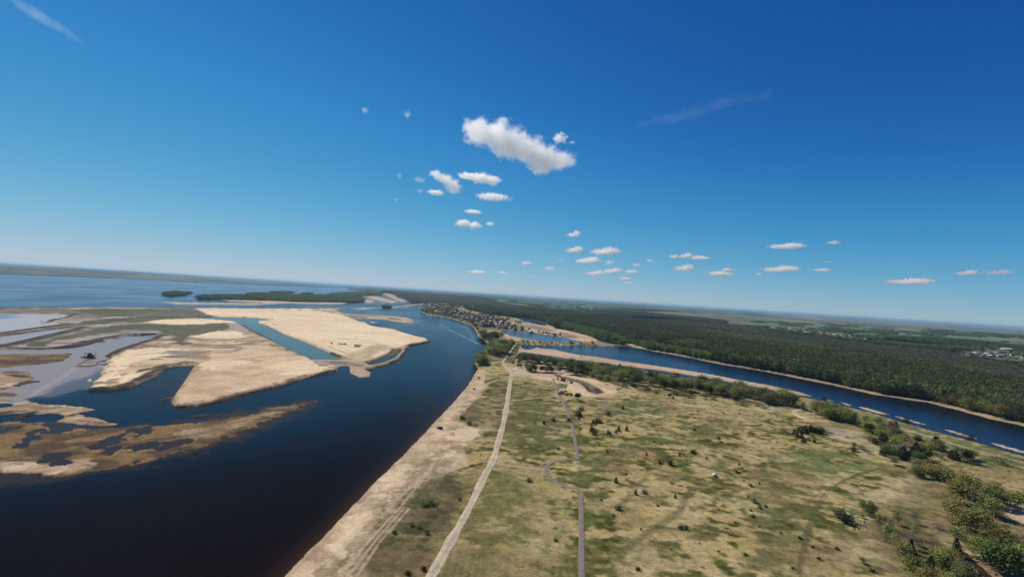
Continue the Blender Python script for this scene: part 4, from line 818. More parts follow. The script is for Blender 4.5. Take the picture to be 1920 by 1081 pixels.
forest('pine_forest', 'dark green pine forest covering the land beyond the right river', 'forest', pack(m, 15, 22, pick_coni),
       protos([('canopy', 'deep', 210, .075, False), ('pinecrown', 'deep', 180, .06, False), ('canopy', 'grove', 210, .075, False), ('round', 'brown', 240, .07, True)]))
m = (cl == BARE) & (clear > .22)
forest('bare_woodland', 'grey-brown leafless woodland stretching between the pines and the farmland', 'woodland', pack(m, 11, 17, lambda n, m: np.where(rng.random(n) < .82, rng.integers(0, 2, n), rng.integers(2, 4, n))),
       protos([('canopy', 'brown', 260, .07, True), ('canopy', 'deep', 200, .07, False)]))
m = (cl == LIGHTW) & (u > -.05)
forest('green_woodland', 'bright green patches of young woodland inside the pine forest', 'woodland', pack(m, 9, 15, lambda n, m: rng.integers(0, 4, n)), protos([('canopy', 'spring', 220, .075, False), ('canopy', 'grove', 200, .075, False)]))
m = (cl == LIGHTW) & (u <= -.05) & (rng.random(len(cl)) < .7)
forest('island_woodland', 'green woods on the low islands in the reservoir', 'woodland', pack(m, 7, 12, lambda n, m: rng.integers(0, 4, n)), protos([('canopy', 'grove', 220, .075, False), ('canopy', 'deep', 200, .075, False)]))
m = ((cl == FARW) & (tint > .55)) | ((cl == FGREEN) & (tint > .68)) | ((cl == VILL) & (rng.random(len(cl)) < .03))
forest('field_copses', 'scattered dark copses and hedges among the distant fields and village gardens', 'copse', pack(m, 7, 14, lambda n, m: rng.integers(0, 4, n)), protos([('canopy', 'deep', 200, .075, False), ('canopy', 'grove', 200, .075, False)]))
print('forests', time.time() - T0)

# ------------------------------------------------------------------ buildings
def box(x0, x1, y0, y1, z0, z1, V, Fq):
    b = len(V); V += [(x0, y0, z0), (x1, y0, z0), (x1, y1, z0), (x0, y1, z0), (x0, y0, z1), (x1, y0, z1), (x1, y1, z1), (x0, y1, z1)]
    Fq += [(b, b + 3, b + 2, b + 1), (b + 4, b + 5, b + 6, b + 7), (b, b + 1, b + 5, b + 4), (b + 1, b + 2, b + 6, b + 5), (b + 2, b + 3, b + 7, b + 6), (b + 3, b, b + 4, b + 7)]
def boxes(name, L, mat):
    V = []; Fq = []
    for b in L: box(*b, V, Fq)
    return mesh_np(name, V, Fq, mat, smooth=False)
def pymesh(name, V, Fq, mat, smooth=False):
    me = bpy.data.meshes.new(name); me.from_pydata(V, [], Fq); me.update(); me.materials.append(mat); return me
def gable(name, l, w, z, h, mat, ov=.5):
    a, b = l / 2 + ov, w / 2 + ov
    V = [(-a, -b, z), (a, -b, z), (a, b, z), (-a, b, z), (-a, 0, z + h), (a, 0, z + h), (-a, -b, z - .25), (a, -b, z - .25), (a, b, z - .25), (-a, b, z - .25)]
    return pymesh(name, V, [(0, 1, 5, 4), (2, 3, 4, 5), (3, 0, 4), (1, 2, 5), (6, 7, 1, 0), (7, 8, 2, 1), (8, 9, 3, 2), (9, 6, 0, 3), (9, 8, 7, 6)], mat)
WALLS = {'white': mat_simple('white_render', (.72, .70, .66)), 'beige': mat_simple('beige_render', (.50, .42, .32)), 'brick': mat_simple('red_brick', (.30, .15, .10)), 'grey': mat_simple('grey_block', (.36, .35, .34))}
ROOFS = {'dark': mat_simple('dark_sheet_roof', (.055, .05, .055), .5), 'maroon': mat_simple('maroon_sheet_roof', (.16, .06, .055), .5), 'grey': mat_simple('grey_sheet_roof', (.34, .34, .36), .45), 'pale': mat_simple('pale_sheet_roof', (.75, .75, .76), .5), 'rust': mat_simple('rust_roof', (.30, .14, .09), .6), 'red': mat_simple('red_sheet_roof', (.50, .05, .06), .5)}
M_DARKG = mat_simple('window_glass', (.02, .025, .03), .1)
def house_set(wall, roof, l, w, z, h):
    out = [('wall', boxes('wall', [(-l / 2, l / 2, -w / 2, w / 2, -1, z)], WALLS[wall])), ('roof', gable('roof', l, w, z, h, ROOFS[roof]))]
    Lw = [(-l / 2 - .04, -l / 2, -w * .2, w * .2, 1, z - .8)]
    for k in (-1, 0, 1):
        for sd_ in (-1, 1): Lw.append((k * l * .3 - .6, k * l * .3 + .6, sd_ * w / 2 - (0 if sd_ > 0 else .05), sd_ * w / 2 + (.05 if sd_ > 0 else 0), 1.1, 2.4))
    out.append(('window', boxes('window', Lw, M_DARKG))); return out
HS = [('white', 'dark', 11, 9, 5, 3), ('brick', 'maroon', 12, 9, 5.5, 3.4), ('beige', 'grey', 10, 8, 3.6, 2.8), ('white', 'pale', 12, 9, 3.5, 2.2), ('brick', 'dark', 13, 10, 6, 3.6), ('grey', 'rust', 9, 7, 3, 2.6), ('beige', 'dark', 9, 8, 5, 3.4), ('white', 'maroon', 12, 10, 6, 3)]
HSETS = [house_set(*a) for a in HS]
HD = {'dark': 'dark-roofed', 'maroon': 'maroon-roofed', 'grey': 'grey-roofed', 'pale': 'pale-roofed', 'rust': 'rusty-roofed', 'red': 'red-roofed'}
HOUSES = []
def village(zone, Pg, n, sets, rot, s=1.0, dmin=2.2):
    xs = [a for a, b in Pg]; ys = [b for a, b in Pg]; got = []; tr = 0
    while len(got) < n and tr < n * 80:
        tr += 1; x = random.uniform(min(xs), max(xs)); y = random.uniform(min(ys), max(ys))
        if inpoly(x, y, Pg) and all(abs(x - a) + 2.2 * abs(y - b) > dmin for a, b in got):
            got.append((x, y)); HOUSES.append((x, y, random.choice(sets), rot + random.choice((0, 1.57)) + random.gauss(0, .12), s * random.uniform(.85, 1.25), zone))
village('in the village on the river bend', [(805,572),(835,571),(850,579),(868,588),(892,593),(930,598),(945,606),(935,615),(905,613),(893,608),(878,602),(850,594),(820,589),(803,583)], 168, [0, 1, 4, 4, 1, 2, 3, 6, 7, 0], .4, 1.2, 2.4)
village('in the riverside row below the village', [(930,612),(960,616),(985,621),(1010,624),(1035,630),(1030,632),(1000,627),(965,621),(935,617)], 20, [5, 3, 2, 1, 5, 4], .2, 1.0, 4)
village('in the pine clearing above the village', [(850,573),(895,576),(930,580),(962,582),(960,584),(920,582),(880,578),(850,575)], 16, [3, 2, 7, 3, 0], .2, 1.2, 4)
village('in the hamlet before the green fields', [(1440,614),(1470,616),(1500,618),(1540,624),(1580,629),(1610,632),(1600,638),(1560,635),(1520,630),(1480,624),(1445,620)], 54, [3, 2, 3, 0, 7, 3, 5], .3, 1.35, 3.5)
village('in the woodland clearing beyond the hamlet', [(1610,634),(1650,642),(1700,650),(1740,654),(1738,657),(1690,653),(1640,645)], 14, [3, 2, 0], .3, 1.3, 6)
village('in the far right village', [(1840,650),(1870,654),(1920,660),(1960,666),(1960,676),(1920,672),(1880,672),(1870,664),(1840,655)], 26, [3, 2, 0, 7, 5], .3, 1.1, 5)
hp = [G(a[0], a[1], 2.5) for a in HOUSES]; hq = height([p.x for p in hp], [p.y for p in hp]); hz = {}
for i, a in enumerate(HOUSES):
    if hq.h[i] > .3: hz.setdefault((a[5], a[2]), []).append((a[0], i))
WD = {'white': 'white', 'brick': 'brick', 'beige': 'beige', 'grey': 'grey'}
zr = {}
for (zone, k), lst in hz.items(): zr.setdefault((zone, HS[k][1]), []).extend(lst)
for (zone, rf), lst in zr.items():
    lst.sort()
    for j, (_, i) in enumerate(lst):
        x, y, k, rot, s, _z = HOUSES[i]; e = bpy.data.objects.new('house', None); C.objects.link(e); e.empty_display_size = 1
        e.location = (hp[i].x, hp[i].y, hq.h[i]); e.rotation_euler = (0, 0, rot); e.scale = (s, s, s)
        e['label'] = f"{HD[rf]} house {zone}" + (f", {ordn(j + 1)} from the left" if len(lst) > 1 else ''); e['category'] = 'house'; e['group'] = 'houses ' + zone
        for nm, me in HSETS[k]: link(nm, me, e)

def place(name, label, cat, px, py, rot=0, z=None, group=None, zz=None):
    p = G(px, py, 1.2 if zz is None else zz); h = float(height([p.x], [p.y]).h[0]) if z is None else z
    e = bpy.data.objects.new(name, None); C.objects.link(e); e.location = (p.x, p.y, h); e.rotation_euler = (0, 0, rot); e.empty_display_size = 1
    e['label'] = label; e['category'] = cat
    if group: e['group'] = group
    return e
def cyl(p0, p1, ra, rb=None, n=12, V=None, Fq=None, cap=True):
    rb = ra if rb is None else rb; b = len(V); d = (Vector(p1) - Vector(p0)).normalized(); x = d.orthogonal().normalized(); y = d.cross(x)
    for P0, q0 in ((p0, ra), (p1, rb)):
        for k in range(n): V.append(tuple(Vector(P0) + q0 * (math.cos(6.2832 * k / n) * x + math.sin(6.2832 * k / n) * y)))
    for k in range(n): Fq.append((b + k, b + (k + 1) % n, b + n + (k + 1) % n, b + n + k))
    if cap: Fq.append(tuple(b + k for k in reversed(range(n)))); Fq.append(tuple(b + n + k for k in range(n)))
def cyls(name, L, mat, n=12):
    V = []; Fq = []
    for a in L: cyl(a[0], a[1], a[2], a[3] if len(a) > 3 else None, n, V, Fq)
    return pymesh(name, V, Fq, mat)
# halls at the right edge of the woods
def hall(px, py, l, w, z, wall, roof, rot, label, h=3):
    e = place('hall', label, 'building', px, py, rot, zz=2)
    link('wall', boxes('wall', [(-l / 2, l / 2, -w / 2, w / 2, -1, z)], WALLS[wall]), e); link('roof', gable('roof', l, w, z, h, ROOFS[roof], .8), e)
    link('door', boxes('door', [(-2, 2, -w / 2 - .12, -w / 2 - .01, 0, min(4, z - .5))], M_DARKG), e)
hall(1833,664,24,18,9,'white','red',-.05,'hall with a bright red roof at the clearing by the right edge',4)
hall(1816,664.5,34,14,6,'white','maroon',-.1,'long white hall left of the red-roofed hall')
hall(1847,665,26,14,6,'white','pale',-.1,'white hall just right of the red-roofed hall')
hall(1862,668.5,70,10,4,'white','pale',-.16,'very long low white building in front of the halls')
hall(1887,656.5,36,24,8,'grey','pale',-.2,'pale-roofed hall behind the long low building')
hall(1857,666,14,10,5,'beige','dark',-.1,'small dark-roofed hall between the white halls')
hall(1684,647.5,34,14,6,'white','pale',-.2,'lone white hall in the brown woodland')
hall(1303,577.5,420,160,26,'white','pale',.3,'left of two white industrial halls on the horizon',10)
hall(1331,580,480,160,22,'white','pale',.3,'right of two white industrial halls on the horizon',10)

# ------------------------------------------------------------------ vehicles and plant
M_BLACK = mat_simple('black_paint', (.012, .012, .015), .3); M_TYRE = mat_simple('tyre', (.02, .02, .02), .9); M_YEL = mat_simple('yellow_paint', (.75, .40, .03), .45); M_REDP = mat_simple('dark_red_paint', (.13, .02, .02), .5)
M_WHT = mat_simple('white_paint', (.78, .77, .75), .4); M_STEEL = mat_simple('steel', (.30, .30, .31), .5); M_NAVY = mat_simple('navy_paint', (.012, .015, .03), .5); M_FLOAT = mat_simple('pink_floats', (.50, .22, .19), .6); M_CONC = mat_simple('concrete', (.50, .47, .42), .9); M_WOOD = mat_simple('weathered_wood', (.42, .36, .29), .9)
def prism(name, prof, w, mat, x0=0):
    n = len(prof); V = [(a, -w / 2, b) for a, b in prof] + [(a, w / 2, b) for a, b in prof]
    return pymesh(name, V, [tuple(range(n)), tuple(reversed(range(n, 2 * n)))] + [(i, i + n, (i + 1) % n + n, (i + 1) % n) for i in range(n)], mat)
def wheels(e, xs, w, r):
    for x in xs:
        for s in (-1, 1):
            wh = link('wheel', cyls('wheel', [((x, s * w / 2 - .13, r), (x, s * w / 2 + .13, r), r)], M_TYRE, 16), e)
            link('rim', cyls('rim', [((x, s * (w / 2 + .135) - .02, r), (x, s * (w / 2 + .135) + .02, r), r * .55)], M_STEEL, 12), wh)
def car(px, py, rot, label, paint, s=1.0):
    e = place('parked_car', label, 'car', px, py, rot); e.scale = (s, s, s)
    b = link('body', prism('body', [(-2.3, .35), (-2.35, .9), (-2.2, 1.1), (-1.95, 1.68), (.6, 1.7), (1.15, 1.12), (2.2, .95), (2.35, .6), (2.3, .35)], 1.85, paint), e)
    link('window', prism('window', [(-1.95, 1.14), (-1.75, 1.58), (.52, 1.6), (.98, 1.14)], 1.89, M_DARKG), e)
    link('windscreen', pymesh('windscreen', [(1.12, -.75, 1.17), (1.12, .75, 1.17), (.66, .68, 1.66), (.66, -.68, 1.66)], [(0, 1, 2, 3)], M_DARKG), e)
    for sd_ in (-1, 1): link('headlight', boxes('headlight', [(2.3, 2.37, sd_ * .65 - .18, sd_ * .65 + .18, .68, .84)], M_WHT), e)
    wheels(e, (-1.45, 1.45), 1.75, .38)
car(824.5, 803.5, 2.6, 'black off-road car parked on the sandy beach near the water', M_BLACK, 1.15)
car(1065, 751, .4, 'small white car parked on the grass below the yellow truck', M_WHT)
# yellow dump truck
e = place('dump_truck', 'yellow dump truck with a dark red trailer beside the digging', 'truck', 1066, 740.5, .1); e.scale = (1.25,) * 3
link('cab', prism('cab', [(2.2, .7), (2.2, 2.9), (3.4, 2.9), (3.9, 1.9), (3.9, .7)], 2.4, M_YEL), e); link('windscreen', pymesh('windscreen', [(3.47, -1, 2.85), (3.93, -1, 1.95), (3.93, 1, 1.95), (3.47, 1, 2.85)], [(0, 1, 2, 3)], M_DARKG), e)
link('tipper_body', prism('tipper_body', [(-3.6, 1.2), (-4, 2.7), (1.9, 2.9), (1.9, 1.2)], 2.5, M_YEL), e); link('chassis', boxes('chassis', [(-3.5, 3.7, -.6, .6, .7, 1.15)], M_BLACK), e); wheels(e, (-2.7, -1.4, 2.9), 2.2, .55)
tr_ = link('trailer', boxes('trailer', [(-10.5, -4.6, -1.2, 1.2, .9, 2.3)], M_REDP), e); link('drawbar', boxes('drawbar', [(-4.6, -3.6, -.12, .12, .9, 1.1)], M_BLACK), tr_)
# excavator
def excavator(px, py, rot, label, paint, s):
    e = place('excavator', label, 'excavator', px, py, rot); e.scale = (s,) * 3
    for k in (-1, 1): link('track', prism('track', [(-2, .1), (-2.2, .5), (-1.9, .95), (1.9, .95), (2.2, .5), (2, .1)], .6, M_TYRE), e).location = (0, k * 1.15, 0)
    b = link('upper_body', boxes('upper_body', [(-2.2, 1.2, -1.4, 1.4, 1.05, 2.3)], paint), e); c = link('cab', prism('cab', [(.1, 2.3), (.1, 3.3), (1.1, 3.3), (1.5, 2.3)], 1.1, paint), e); c.location = (0, .75, 0)
    w = link('window', prism('window', [(.2, 2.45), (.2, 3.15), (1.05, 3.15), (1.35, 2.45)], 1.14, M_DARKG), c)
    link('boom', prism('boom', [(1.1, 1.6), (1.2, 2.3), (3.6, 4.9), (5.6, 4.3), (5.5, 3.9), (3.7, 4.3)], .5, paint), e); link('arm', prism('arm', [(5.2, 4.5), (5.8, 4.5), (6.2, 1.6), (5.8, 1.5)], .4, paint), e)
    link('bucket', prism('bucket', [(6.3, 1.7), (5.2, 1.5), (5.0, .6), (5.8, .2), (6.4, .8)], 1.1, M_STEEL), e)
excavator(1055, 714.5, 2.6, 'dark red excavator standing on the pale pad beside the digging', M_REDP, 1.5)
excavator(1071, 718.5, 3.4, 'small dark excavator at the right end of the pale pad', M_BLACK, .9)
# site cabins and tanks
def cabin(px, py, rot, label, l=6, w=2.5, h=2.6, roofm=None, s=1.0):
    e = place('site_cabin', label, 'cabin', px, py, rot); e.scale = (s,) * 3
    link('wall', boxes('wall', [(-l / 2, l / 2, -w / 2, w / 2, 0, h)], M_WHT), e); link('roof', boxes('roof', [(-l / 2 - .15, l / 2 + .15, -w / 2 - .15, w / 2 + .15, h + .003, h + .18)], roofm or M_WHT), e)
    link('door', boxes('door', [(l * .22, l * .22 + .9, -w / 2 - .06, -w / 2 - .003, .05, 2.1)], M_DARKG), e); link('window', boxes('window', [(-l * .3, -l * .3 + 1.1, -w / 2 - .06, -w / 2 - .003, 1, 1.9)], M_DARKG), e)
cabin(1340, 892, .25, 'small white cabin with a dark doorway alone on the meadow', 3.4, 2.6, 2.3, s=.75)
cabin(1059, 735, .5, 'white site cabin left of the yellow truck')
cabin(1051, 734.5, 1.2, 'grey-white site cabin nearest the asphalt path', 5)
e = place('water_tank', 'small pale round tank at the left of the excavator pad', 'tank', 1046, 711, 0); link('shell', cyls('shell', [((0, 0, 0), (0, 0, 2.6), 1.4)], M_WHT, 20), e); link('lid', cyls('lid', [((0, 0, 2.603), (0, 0, 3.0), 1.42, .3)], M_WHT, 20), e)
# dredger on the settling pond, its hose on floats
e = place('dredger', 'dark suction dredger floating on the silty pond', 'dredger', 168, 671, 2.9, z=0.0, zz=0)
link('hull', prism('hull', [(-7, -.5), (-7.4, 1.2), (7, 1.2), (7.6, .9), (6.6, -.5)], 6.5, M_NAVY), e); cb = link('cabin', boxes('cabin', [(-4.5, 1.5, -2.4, 2.4, 1.2, 4.6)], M_NAVY), e); link('wheelhouse', boxes('wheelhouse', [(-1.5, 1.5, -1.6, 1.6, 4.603, 7)], M_NAVY), cb); link('window', boxes('window', [(1.503, 1.56, -1.4, 1.4, 5.2, 6.4)], M_DARKG), cb)
link('ladder', prism('ladder', [(5, 1), (5, 2.2), (15, .6), (15.4, -.4)], 2.2, M_BLACK), e); link('gantry', cyls('gantry', [((6.5, -2, 1.2), (7.5, 0, 7.5), .22), ((6.5, 2, 1.2), (7.5, 0, 7.5), .22), ((7.5, 0, 7.5), (13, 0, 1.2), .1)], M_BLACK), e)
for s_ in (-1, 1): link('spud', cyls('spud', [((-6.6, s_ * 2.2, -.4), (-6.6, s_ * 2.2, 9), .3)], M_STEEL), e)
link('chimney', cyls('chimney', [((-3.5, 1.2, 4.6), (-3.5, 1.2, 6.4), .3)], M_BLACK), e)
hp_ = [G(a, b) for a, b in catmull([(166,673.5),(158,677.5),(146,683.5),(144,685.5),(150,686.3),(165,686.8),(178,684.5),(183,681.5),(182,679),(188,677.6),(200,676),(207,673),(215,668)], 5)]
V = []; Fq = []
for a, b in zip(hp_, hp_[1:]): cyl((a.x, a.y, .35), (b.x, b.y, .35), .42, None, 8, V, Fq, False)
o = link('floating_pipeline', pymesh('floating_pipeline', V, Fq, M_FLOAT), label='reddish floating dredge pipeline looping from the dredger to the sand bank', cat='pipeline')
V = []; Fq = []
for i in range(0, len(hp_) - 1, 2):
    a, b = hp_[i], hp_[i + 1]; d = (b - a).normalized() * 1.2; cyl((a.x - d.x, a.y - d.y, .3), (a.x + d.x, a.y + d.y, .3), .95, None, 10, V, Fq)
link('float', pymesh('float', V, Fq, M_FLOAT), o)
# plant on the sand plateau
def pipes(px, py, n, l, rot, label, mat):
    e = place('pipe_stack', label, 'pipes', px, py, rot, group='pipe stacks on the sand plateau'); e['group'] = 'pipe stacks on the sand plateau'
    for k in range(n):
        for r_ in range(2 if k < n - 1 else 1): link('pipe', cyls('pipe', [((-l / 2, k * .95 + r_ * .47, .46 + r_ * .82), (l / 2, k * .95 + r_ * .47, .46 + r_ * .82), .45)], mat, 10), e)
pipes(639.5, 647, 3, 13, -.05, 'grey stack of dredge pipes on the sand, leftmost of three', M_STEEL); pipes(671, 649.6, 2, 14, -.05, 'thin dark stack of pipes on the sand, the upper right one', M_BLACK); pipes(669, 652, 2, 11, -.05, 'dark stack of pipes on the sand, the lower right one', M_BLACK)
def dozer(px, py, rot, label, paint):
    e = place('bulldozer', label, 'bulldozer', px, py, rot)
    for k in (-1, 1): link('track', prism('track', [(-1.8, .1), (-2, .5), (-1.6, 1), (1.5, 1), (1.9, .5), (1.7, .1)], .6, M_TYRE), e).location = (0, k * 1.1, 0)
    link('body', prism('body', [(-1.7, .8), (-1.7, 1.8), (1.7, 1.8), (1.9, .8)], 1.6, paint), e); link('cab', boxes('cab', [(-1.4, .2, -.8, .8, 1.803, 3)], paint), e); link('blade', prism('blade', [(2.3, .1), (2.5, .7), (2.35, 1.4), (2.2, 1.4), (2.3, .7), (2.1, .1)], 3.4, M_STEEL), e)
dozer(647.5, 647.3, .3, 'dark bulldozer at the right end of the grey pipe stack', M_BLACK); dozer(621.5, 646, 2, 'small dark bulldozer alone near the canal bank', M_BLACK)
# jetty
e = place('jetty', 'narrow pale wooden jetty reaching into the river beside the wooded point', 'jetty', 892, 670.2, .02, z=0, zz=0)
link('deck', boxes('deck', [(-7, 7, -1.1, 1.1, .9, 1.1)], M_WOOD), e)
for k in range(4):
    for s_ in (-1, 1): link('post', cyls('post', [((-6 + 4 * k, s_ * .9, -1.2), (-6 + 4 * k, s_ * .9, 1.7), .14)], M_WOOD, 8), e)
# utility poles
for px, py, w_ in ((1637, 856, 'beside the bare hollow'), (1720, 812, 'on the grass strip near the gravel path'), (1588, 777, 'at the end of the copse')):
    e = place('utility_pole', f'pale concrete utility pole {w_}', 'pole', px, py, .5, group='utility poles in the right meadow')
    link('post', cyls('post', [((0, 0, -.3), (0, 0, 9), .2, .12)], M_CONC, 10), e); ca = link('crossarm', boxes('crossarm', [(-.9, .9, -.07, .07, 8.3, 8.45)], M_CONC), e)
    for k in (-.8, 0, .8): link('insulator', cyls('insulator', [((k, 0, 8.45), (k, 0, 8.7), .06)], M_WHT, 8), ca)

# ------------------------------------------------------------------ clouds
def cloud(cx, cy, w, h, op=1.0, alt=1500., lobes=None, k=0, label='', depth=.55, nz=1.0, name='cumulus_cloud', cat='cloud', group=None, tilt=0.0, step=None):
    d = ray(cx, cy).normalized(); t = (alt - H) / max(d.z, .018); c = Vector((0, 0, H)) + d * t; px = t / F * (d.dot(fw))
    W_, H_ = w * px * .62, max(h, 3) * px * .70; D_ = max(W_ * depth, H_)
    me = boxes('cloud', [(-1, 1, -1, 1, -1, 1)], None) if False else None
    V = []; Fq = []; box(-W_, W_, -D_, D_, -H_, H_, V, Fq); me = bpy.data.meshes.new(name); me.from_pydata(V, [], Fq); me.update()
    m = bpy.data.materials.new(name); m.use_nodes = True; nt = m.node_tree; n = nt.nodes; L = nt.links; n.remove(n['Principled BSDF'])
    pv = n.new('ShaderNodeVolumePrincipled'); pv.inputs['Color'].default_value = (1, 1, 1, 1); pv.inputs['Anisotropy'].default_value = .55
    tc = n.new('ShaderNodeTexCoord'); sc_ = n.new('ShaderNodeMapping'); sc_.inputs['Scale'].default_value = (1 / W_, 1 / D_, 1 / H_); L.new(tc.outputs['Object'], sc_.inputs['Vector'])
    nzn = n.new('ShaderNodeTexNoise'); nzn.inputs['Scale'].default_value = 2.0 / H_ * nz; nzn.inputs['Detail'].default_value = 6; nzn.inputs['Roughness'].default_value = .66
    of = n.new('ShaderNodeVectorMath'); of.operation = 'ADD'; of.inputs[1].default_value = (k * 3171., k * 917., k * 77.); L.new(tc.outputs['Object'], of.inputs[0])
    sq = n.new('ShaderNodeMapping'); sq.inputs['Scale'].default_value = (1, min(1, H_ / D_ * 1.6), 1) if depth < 5 else (1, 1, 1); L.new(of.outputs[0], sq.inputs['Vector']); L.new(sq.outputs[0], nzn.inputs['Vector'])
    best = None
    for (lx, lz, lw, lh) in (lobes or [(0, 0, .72, .66)]):
        a = n.new('ShaderNodeMapping'); a.vector_type = 'POINT'; a.inputs['Location'].default_value = (-lx / lw, 0, -lz / lh); a.inputs['Scale'].default_value = (1 / lw, 1 / .75, 1 / lh); L.new(sc_.outputs[0], a.inputs['Vector'])
        ln = n.new('ShaderNodeVectorMath'); ln.operation = 'LENGTH'; L.new(a.outputs[0], ln.inputs[0])
        if best is None: best = ln.outputs['Value']
        else:
            mn = n.new('ShaderNodeMath'); mn.operation = 'SMOOTH_MIN'; mn.inputs[2].default_value = .15; L.new(best, mn.inputs[0]); L.new(ln.outputs['Value'], mn.inputs[1]); best = mn.outputs[0]
    wispy = 1.15 + (1 - op) * .7 if 'cirrus' not in name else .75
    a1 = n.new('ShaderNodeMath'); a1.operation = 'MULTIPLY_ADD'; a1.inputs[1].default_value = 2.6 * wispy; a1.inputs[2].default_value = 1 - 1.3 * wispy - (1 - op) * .25 ; L.new(nzn.outputs[0], a1.inputs[0])   # 1 + (n-.5)*2.6
    sb = n.new('ShaderNodeMath'); sb.operation = 'SUBTRACT'; L.new(a1.outputs[0], sb.inputs[0]); L.new(best, sb.inputs[1])
    mr = n.new('ShaderNodeMapRange'); mr.inputs[1].default_value = 0; mr.inputs[2].default_value = .45; mr.inputs[3].default_value = 0; mr.inputs[4].default_value = (3.4 if op > .45 else (1.0 if 'cirrus' not in name else .8)) * op / H_; L.new(sb.outputs[0], mr.inputs[0]); L.new(mr.outputs[0], pv.inputs['Density'])
    L.new(pv.outputs[0], n['Material Output'].inputs['Volume']); me.materials.append(m)
    m.cycles.volume_step_rate = step or 1.0
    o = link(name, me, label=label, cat=cat, group=group); o.location = c
    o.rotation_euler = (0, 0, -math.atan2(d.x, d.y)); 
    if tilt: o.rotation_euler = (Matrix.Rotation(-math.atan2(d.x, d.y), 3, 'Z') @ Matrix.Rotation(tilt, 3, 'Y')).to_euler()
    return o
cloud(974, 278, 200, 84, 1, 1500, [(-.60, .42, .26, .34), (-.34, .36, .28, .42), (-.12, .10, .30, .42), (.12, -.02, .26, .40), (.34, -.24, .26, .40), (.60, -.30, .22, .22), (.36, -.52, .16, .22)], 1, 'largest white cumulus cloud, high above the river', .45, 1.5, step=.4)
cloud(1050, 259, 30, 22, .75, 1500, None, 2, 'small ragged cloud just right of the largest cloud'); cloud(1073, 267, 16, 7, .45, 1500, None, 3, 'tiny wisp right of the small ragged cloud')
cloud(838, 344, 66, 40, .9, 1500, [(-.5, .5, .3, .22), (-.1, .3, .36, .34), (.3, -.15, .36, .42)], 4, 'ragged cloud left of centre below the largest cloud, stepping down to the right'); cloud(817, 361, 34, 11, .75, 1500, None, 5, 'thin cloud strip under the ragged stepping cloud')
cloud(787, 337, 24, 13, .42, 1500, None, 6, 'faint puff left of the ragged stepping cloud'); cloud(787, 358, 18, 8, .35, 1500, None, 7, 'faint smear left of the thin cloud strip')
cloud(900, 336, 76, 26, 1, 1500, [(-.45, .25, .4, .25), (0, .1, .4, .5), (.5, 0, .3, .45)], 8, 'flat-topped white cloud directly below the largest one'); cloud(924, 369, 66, 14, .75, 1500, None, 9, 'long thin cloud below the flat-topped cloud')
cloud(887, 397, 34, 8, .85, 1500, None, 10, 'slim streak of cloud alone under the long thin cloud'); cloud(880, 421, 50, 20, 1, 1500, [(-.35, .1, .45, .5), (.3, -.05, .4, .5)], 11, 'compact two-lobed cloud under the slim streak'); cloud(919, 420, 18, 9, .75, 1500, None, 12, 'small puff right of the two-lobed cloud')
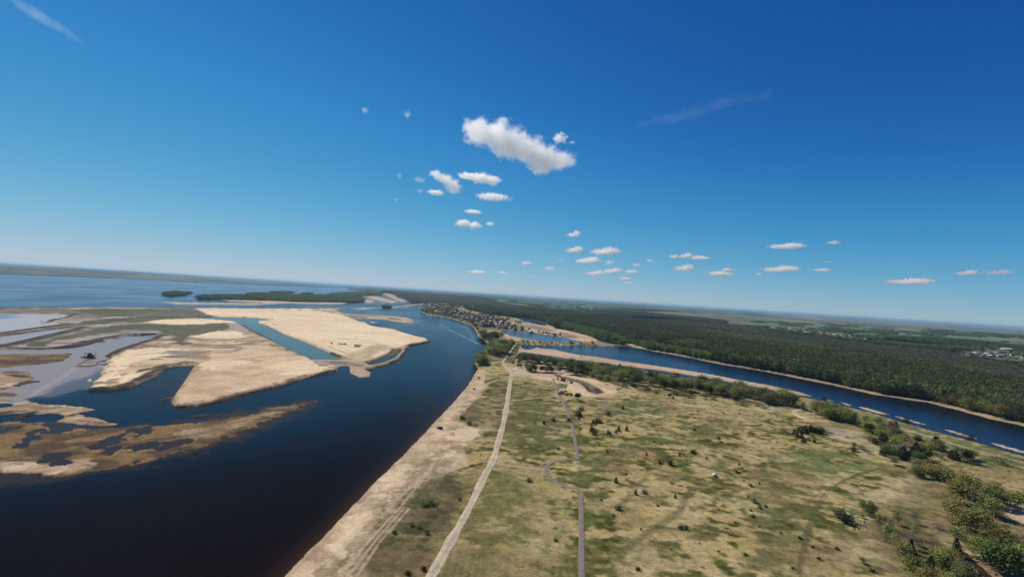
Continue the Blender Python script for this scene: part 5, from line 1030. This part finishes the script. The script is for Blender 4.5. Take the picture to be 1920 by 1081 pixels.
low = [(1078,439,28,15,1,'roundish small cloud highest of the central group'),(1080,468,38,17,1,'oval cloud left in the central group'),(1138,471,62,19,1,'broad dome-shaped cloud in the central group'),(1105,488,54,17,1,'bright cloud below the oval one'),(1143,492,18,9,.8,'small puff touching the bright cloud'),
 (988,493,24,10,.6,'pale ragged puff left of the central group'),(1030,503,26,9,.55,'faint low cloud left of the wide low cloud'),(1051,486,16,6,.4,'tiny faint puff left of the bright cloud'),(1118,512,46,15,.75,'left end of the wide low hazy cloud bank'),(1150,507,44,15,.85,'middle hump of the wide low hazy cloud bank'),
 (1185,509,32,10,.7,'right end of the wide low hazy cloud bank'),(1172,522,28,7,.6,'thin streak under the hazy cloud bank'),(1178,530,26,6,.55,'lowest thin streak under the hazy cloud bank'),(1193,497,18,7,.6,'little streak above the hazy bank, right side'),(1218,488,18,6,.5,'tiny flat streak right of the dome-shaped cloud'),
 (1287,479,28,15,1,'bright puff in the middle of a three-part cloud'),(1264,481,24,8,.6,'thin left tail of the three-part cloud'),(1312,483,40,9,.8,'thin right tail of the three-part cloud'),(1285,502,42,17,1,'hooked dome cloud under the three-part cloud'),(1350,513,50,11,.85,'flat elongated cloud right of the hooked dome'),
 (1363,506,26,9,.8,'puff riding on the flat elongated cloud'),(1478,461,70,13,1,'highest long flat cloud on the right'),(1563,455,26,9,.6,'small cloud right of the highest long flat cloud'),(1550,491,24,8,.4,'faint smudge of cloud on the right'),(1543,506,34,6,.65,'thin streak right of the low dome cloud'),
 (1468,504,74,15,1,'low dome cloud with long flat tails on the right'),(1423,514,18,7,.5,'small faint cloud left of the low dome cloud'),(1710,527,84,14,1,'bright long cloud low in the right sky'),(1816,511,42,13,.9,'small domed cloud near the right edge'),(1875,510,52,13,.5,'faint cloud nearest the right edge'),
 (896,510,38,8,.7,'low thin cloud left of centre above the village'),(942,511,20,7,.65,'short low cloud beside the thin cloud above the village'),(996,517,22,5,.4,'faintest low streak left of centre'),(1062,440,10,5,.4,'speck of cloud left of the roundish small cloud')]
for k, (a, b, w_, h_, op, lb) in enumerate(low):
    cloud(a, b, w_, h_, op, 1500, [(-.25, -.15, .5, .4), (.15, .05, .45, .55)] if h_ > 11 else None, 20 + k, lb, .5)
cloud(684, 207, 14, 14, .35, 1500, None, 70, 'faint high puff far left of the largest cloud'); cloud(764, 215, 16, 14, .38, 1500, None, 71, 'faint high puff left of the largest cloud'); cloud(742, 375, 10, 6, .3, 1500, None, 72, 'lone faint speck far left of the cloud group'); cloud(749, 329, 10, 12, .3, 1500, None, 73, 'faint upright wisp at the left end of the group')
cloud(80, 34, 200, 26, .08, 7000, None, 80, 'thin white cirrus streak sloping down in the top left corner', .3, .22, 'cirrus_cloud', tilt=.36); cloud(1310, 208, 330, 26, .05, 7000, None, 81, 'faint long cirrus streak rising to the right in the upper right sky', .3, .2, 'cirrus_cloud', tilt=-.2)

# ------------------------------------------------------------------ haze
m = bpy.data.materials.new('haze'); m.use_nodes = True; nt = m.node_tree; nt.nodes.remove(nt.nodes['Principled BSDF'])
pv = nt.nodes.new('ShaderNodeVolumePrincipled'); pv.inputs['Color'].default_value = (.44, .74, 1, 1); pv.inputs['Density'].default_value = 3.1e-5; pv.inputs['Anisotropy'].default_value = .2
nt.links.new(pv.outputs[0], nt.nodes['Material Output'].inputs['Volume'])
V = []; Fq = []; box(-140000, 140000, -20000, 160000, -8, 142, V, Fq); me = bpy.data.meshes.new('haze'); me.from_pydata(V, [], Fq); me.materials.append(m)
link('haze', me, kind='stuff', label='pale blue haze over the distant shores', cat='haze')
print('done', time.time() - T0)
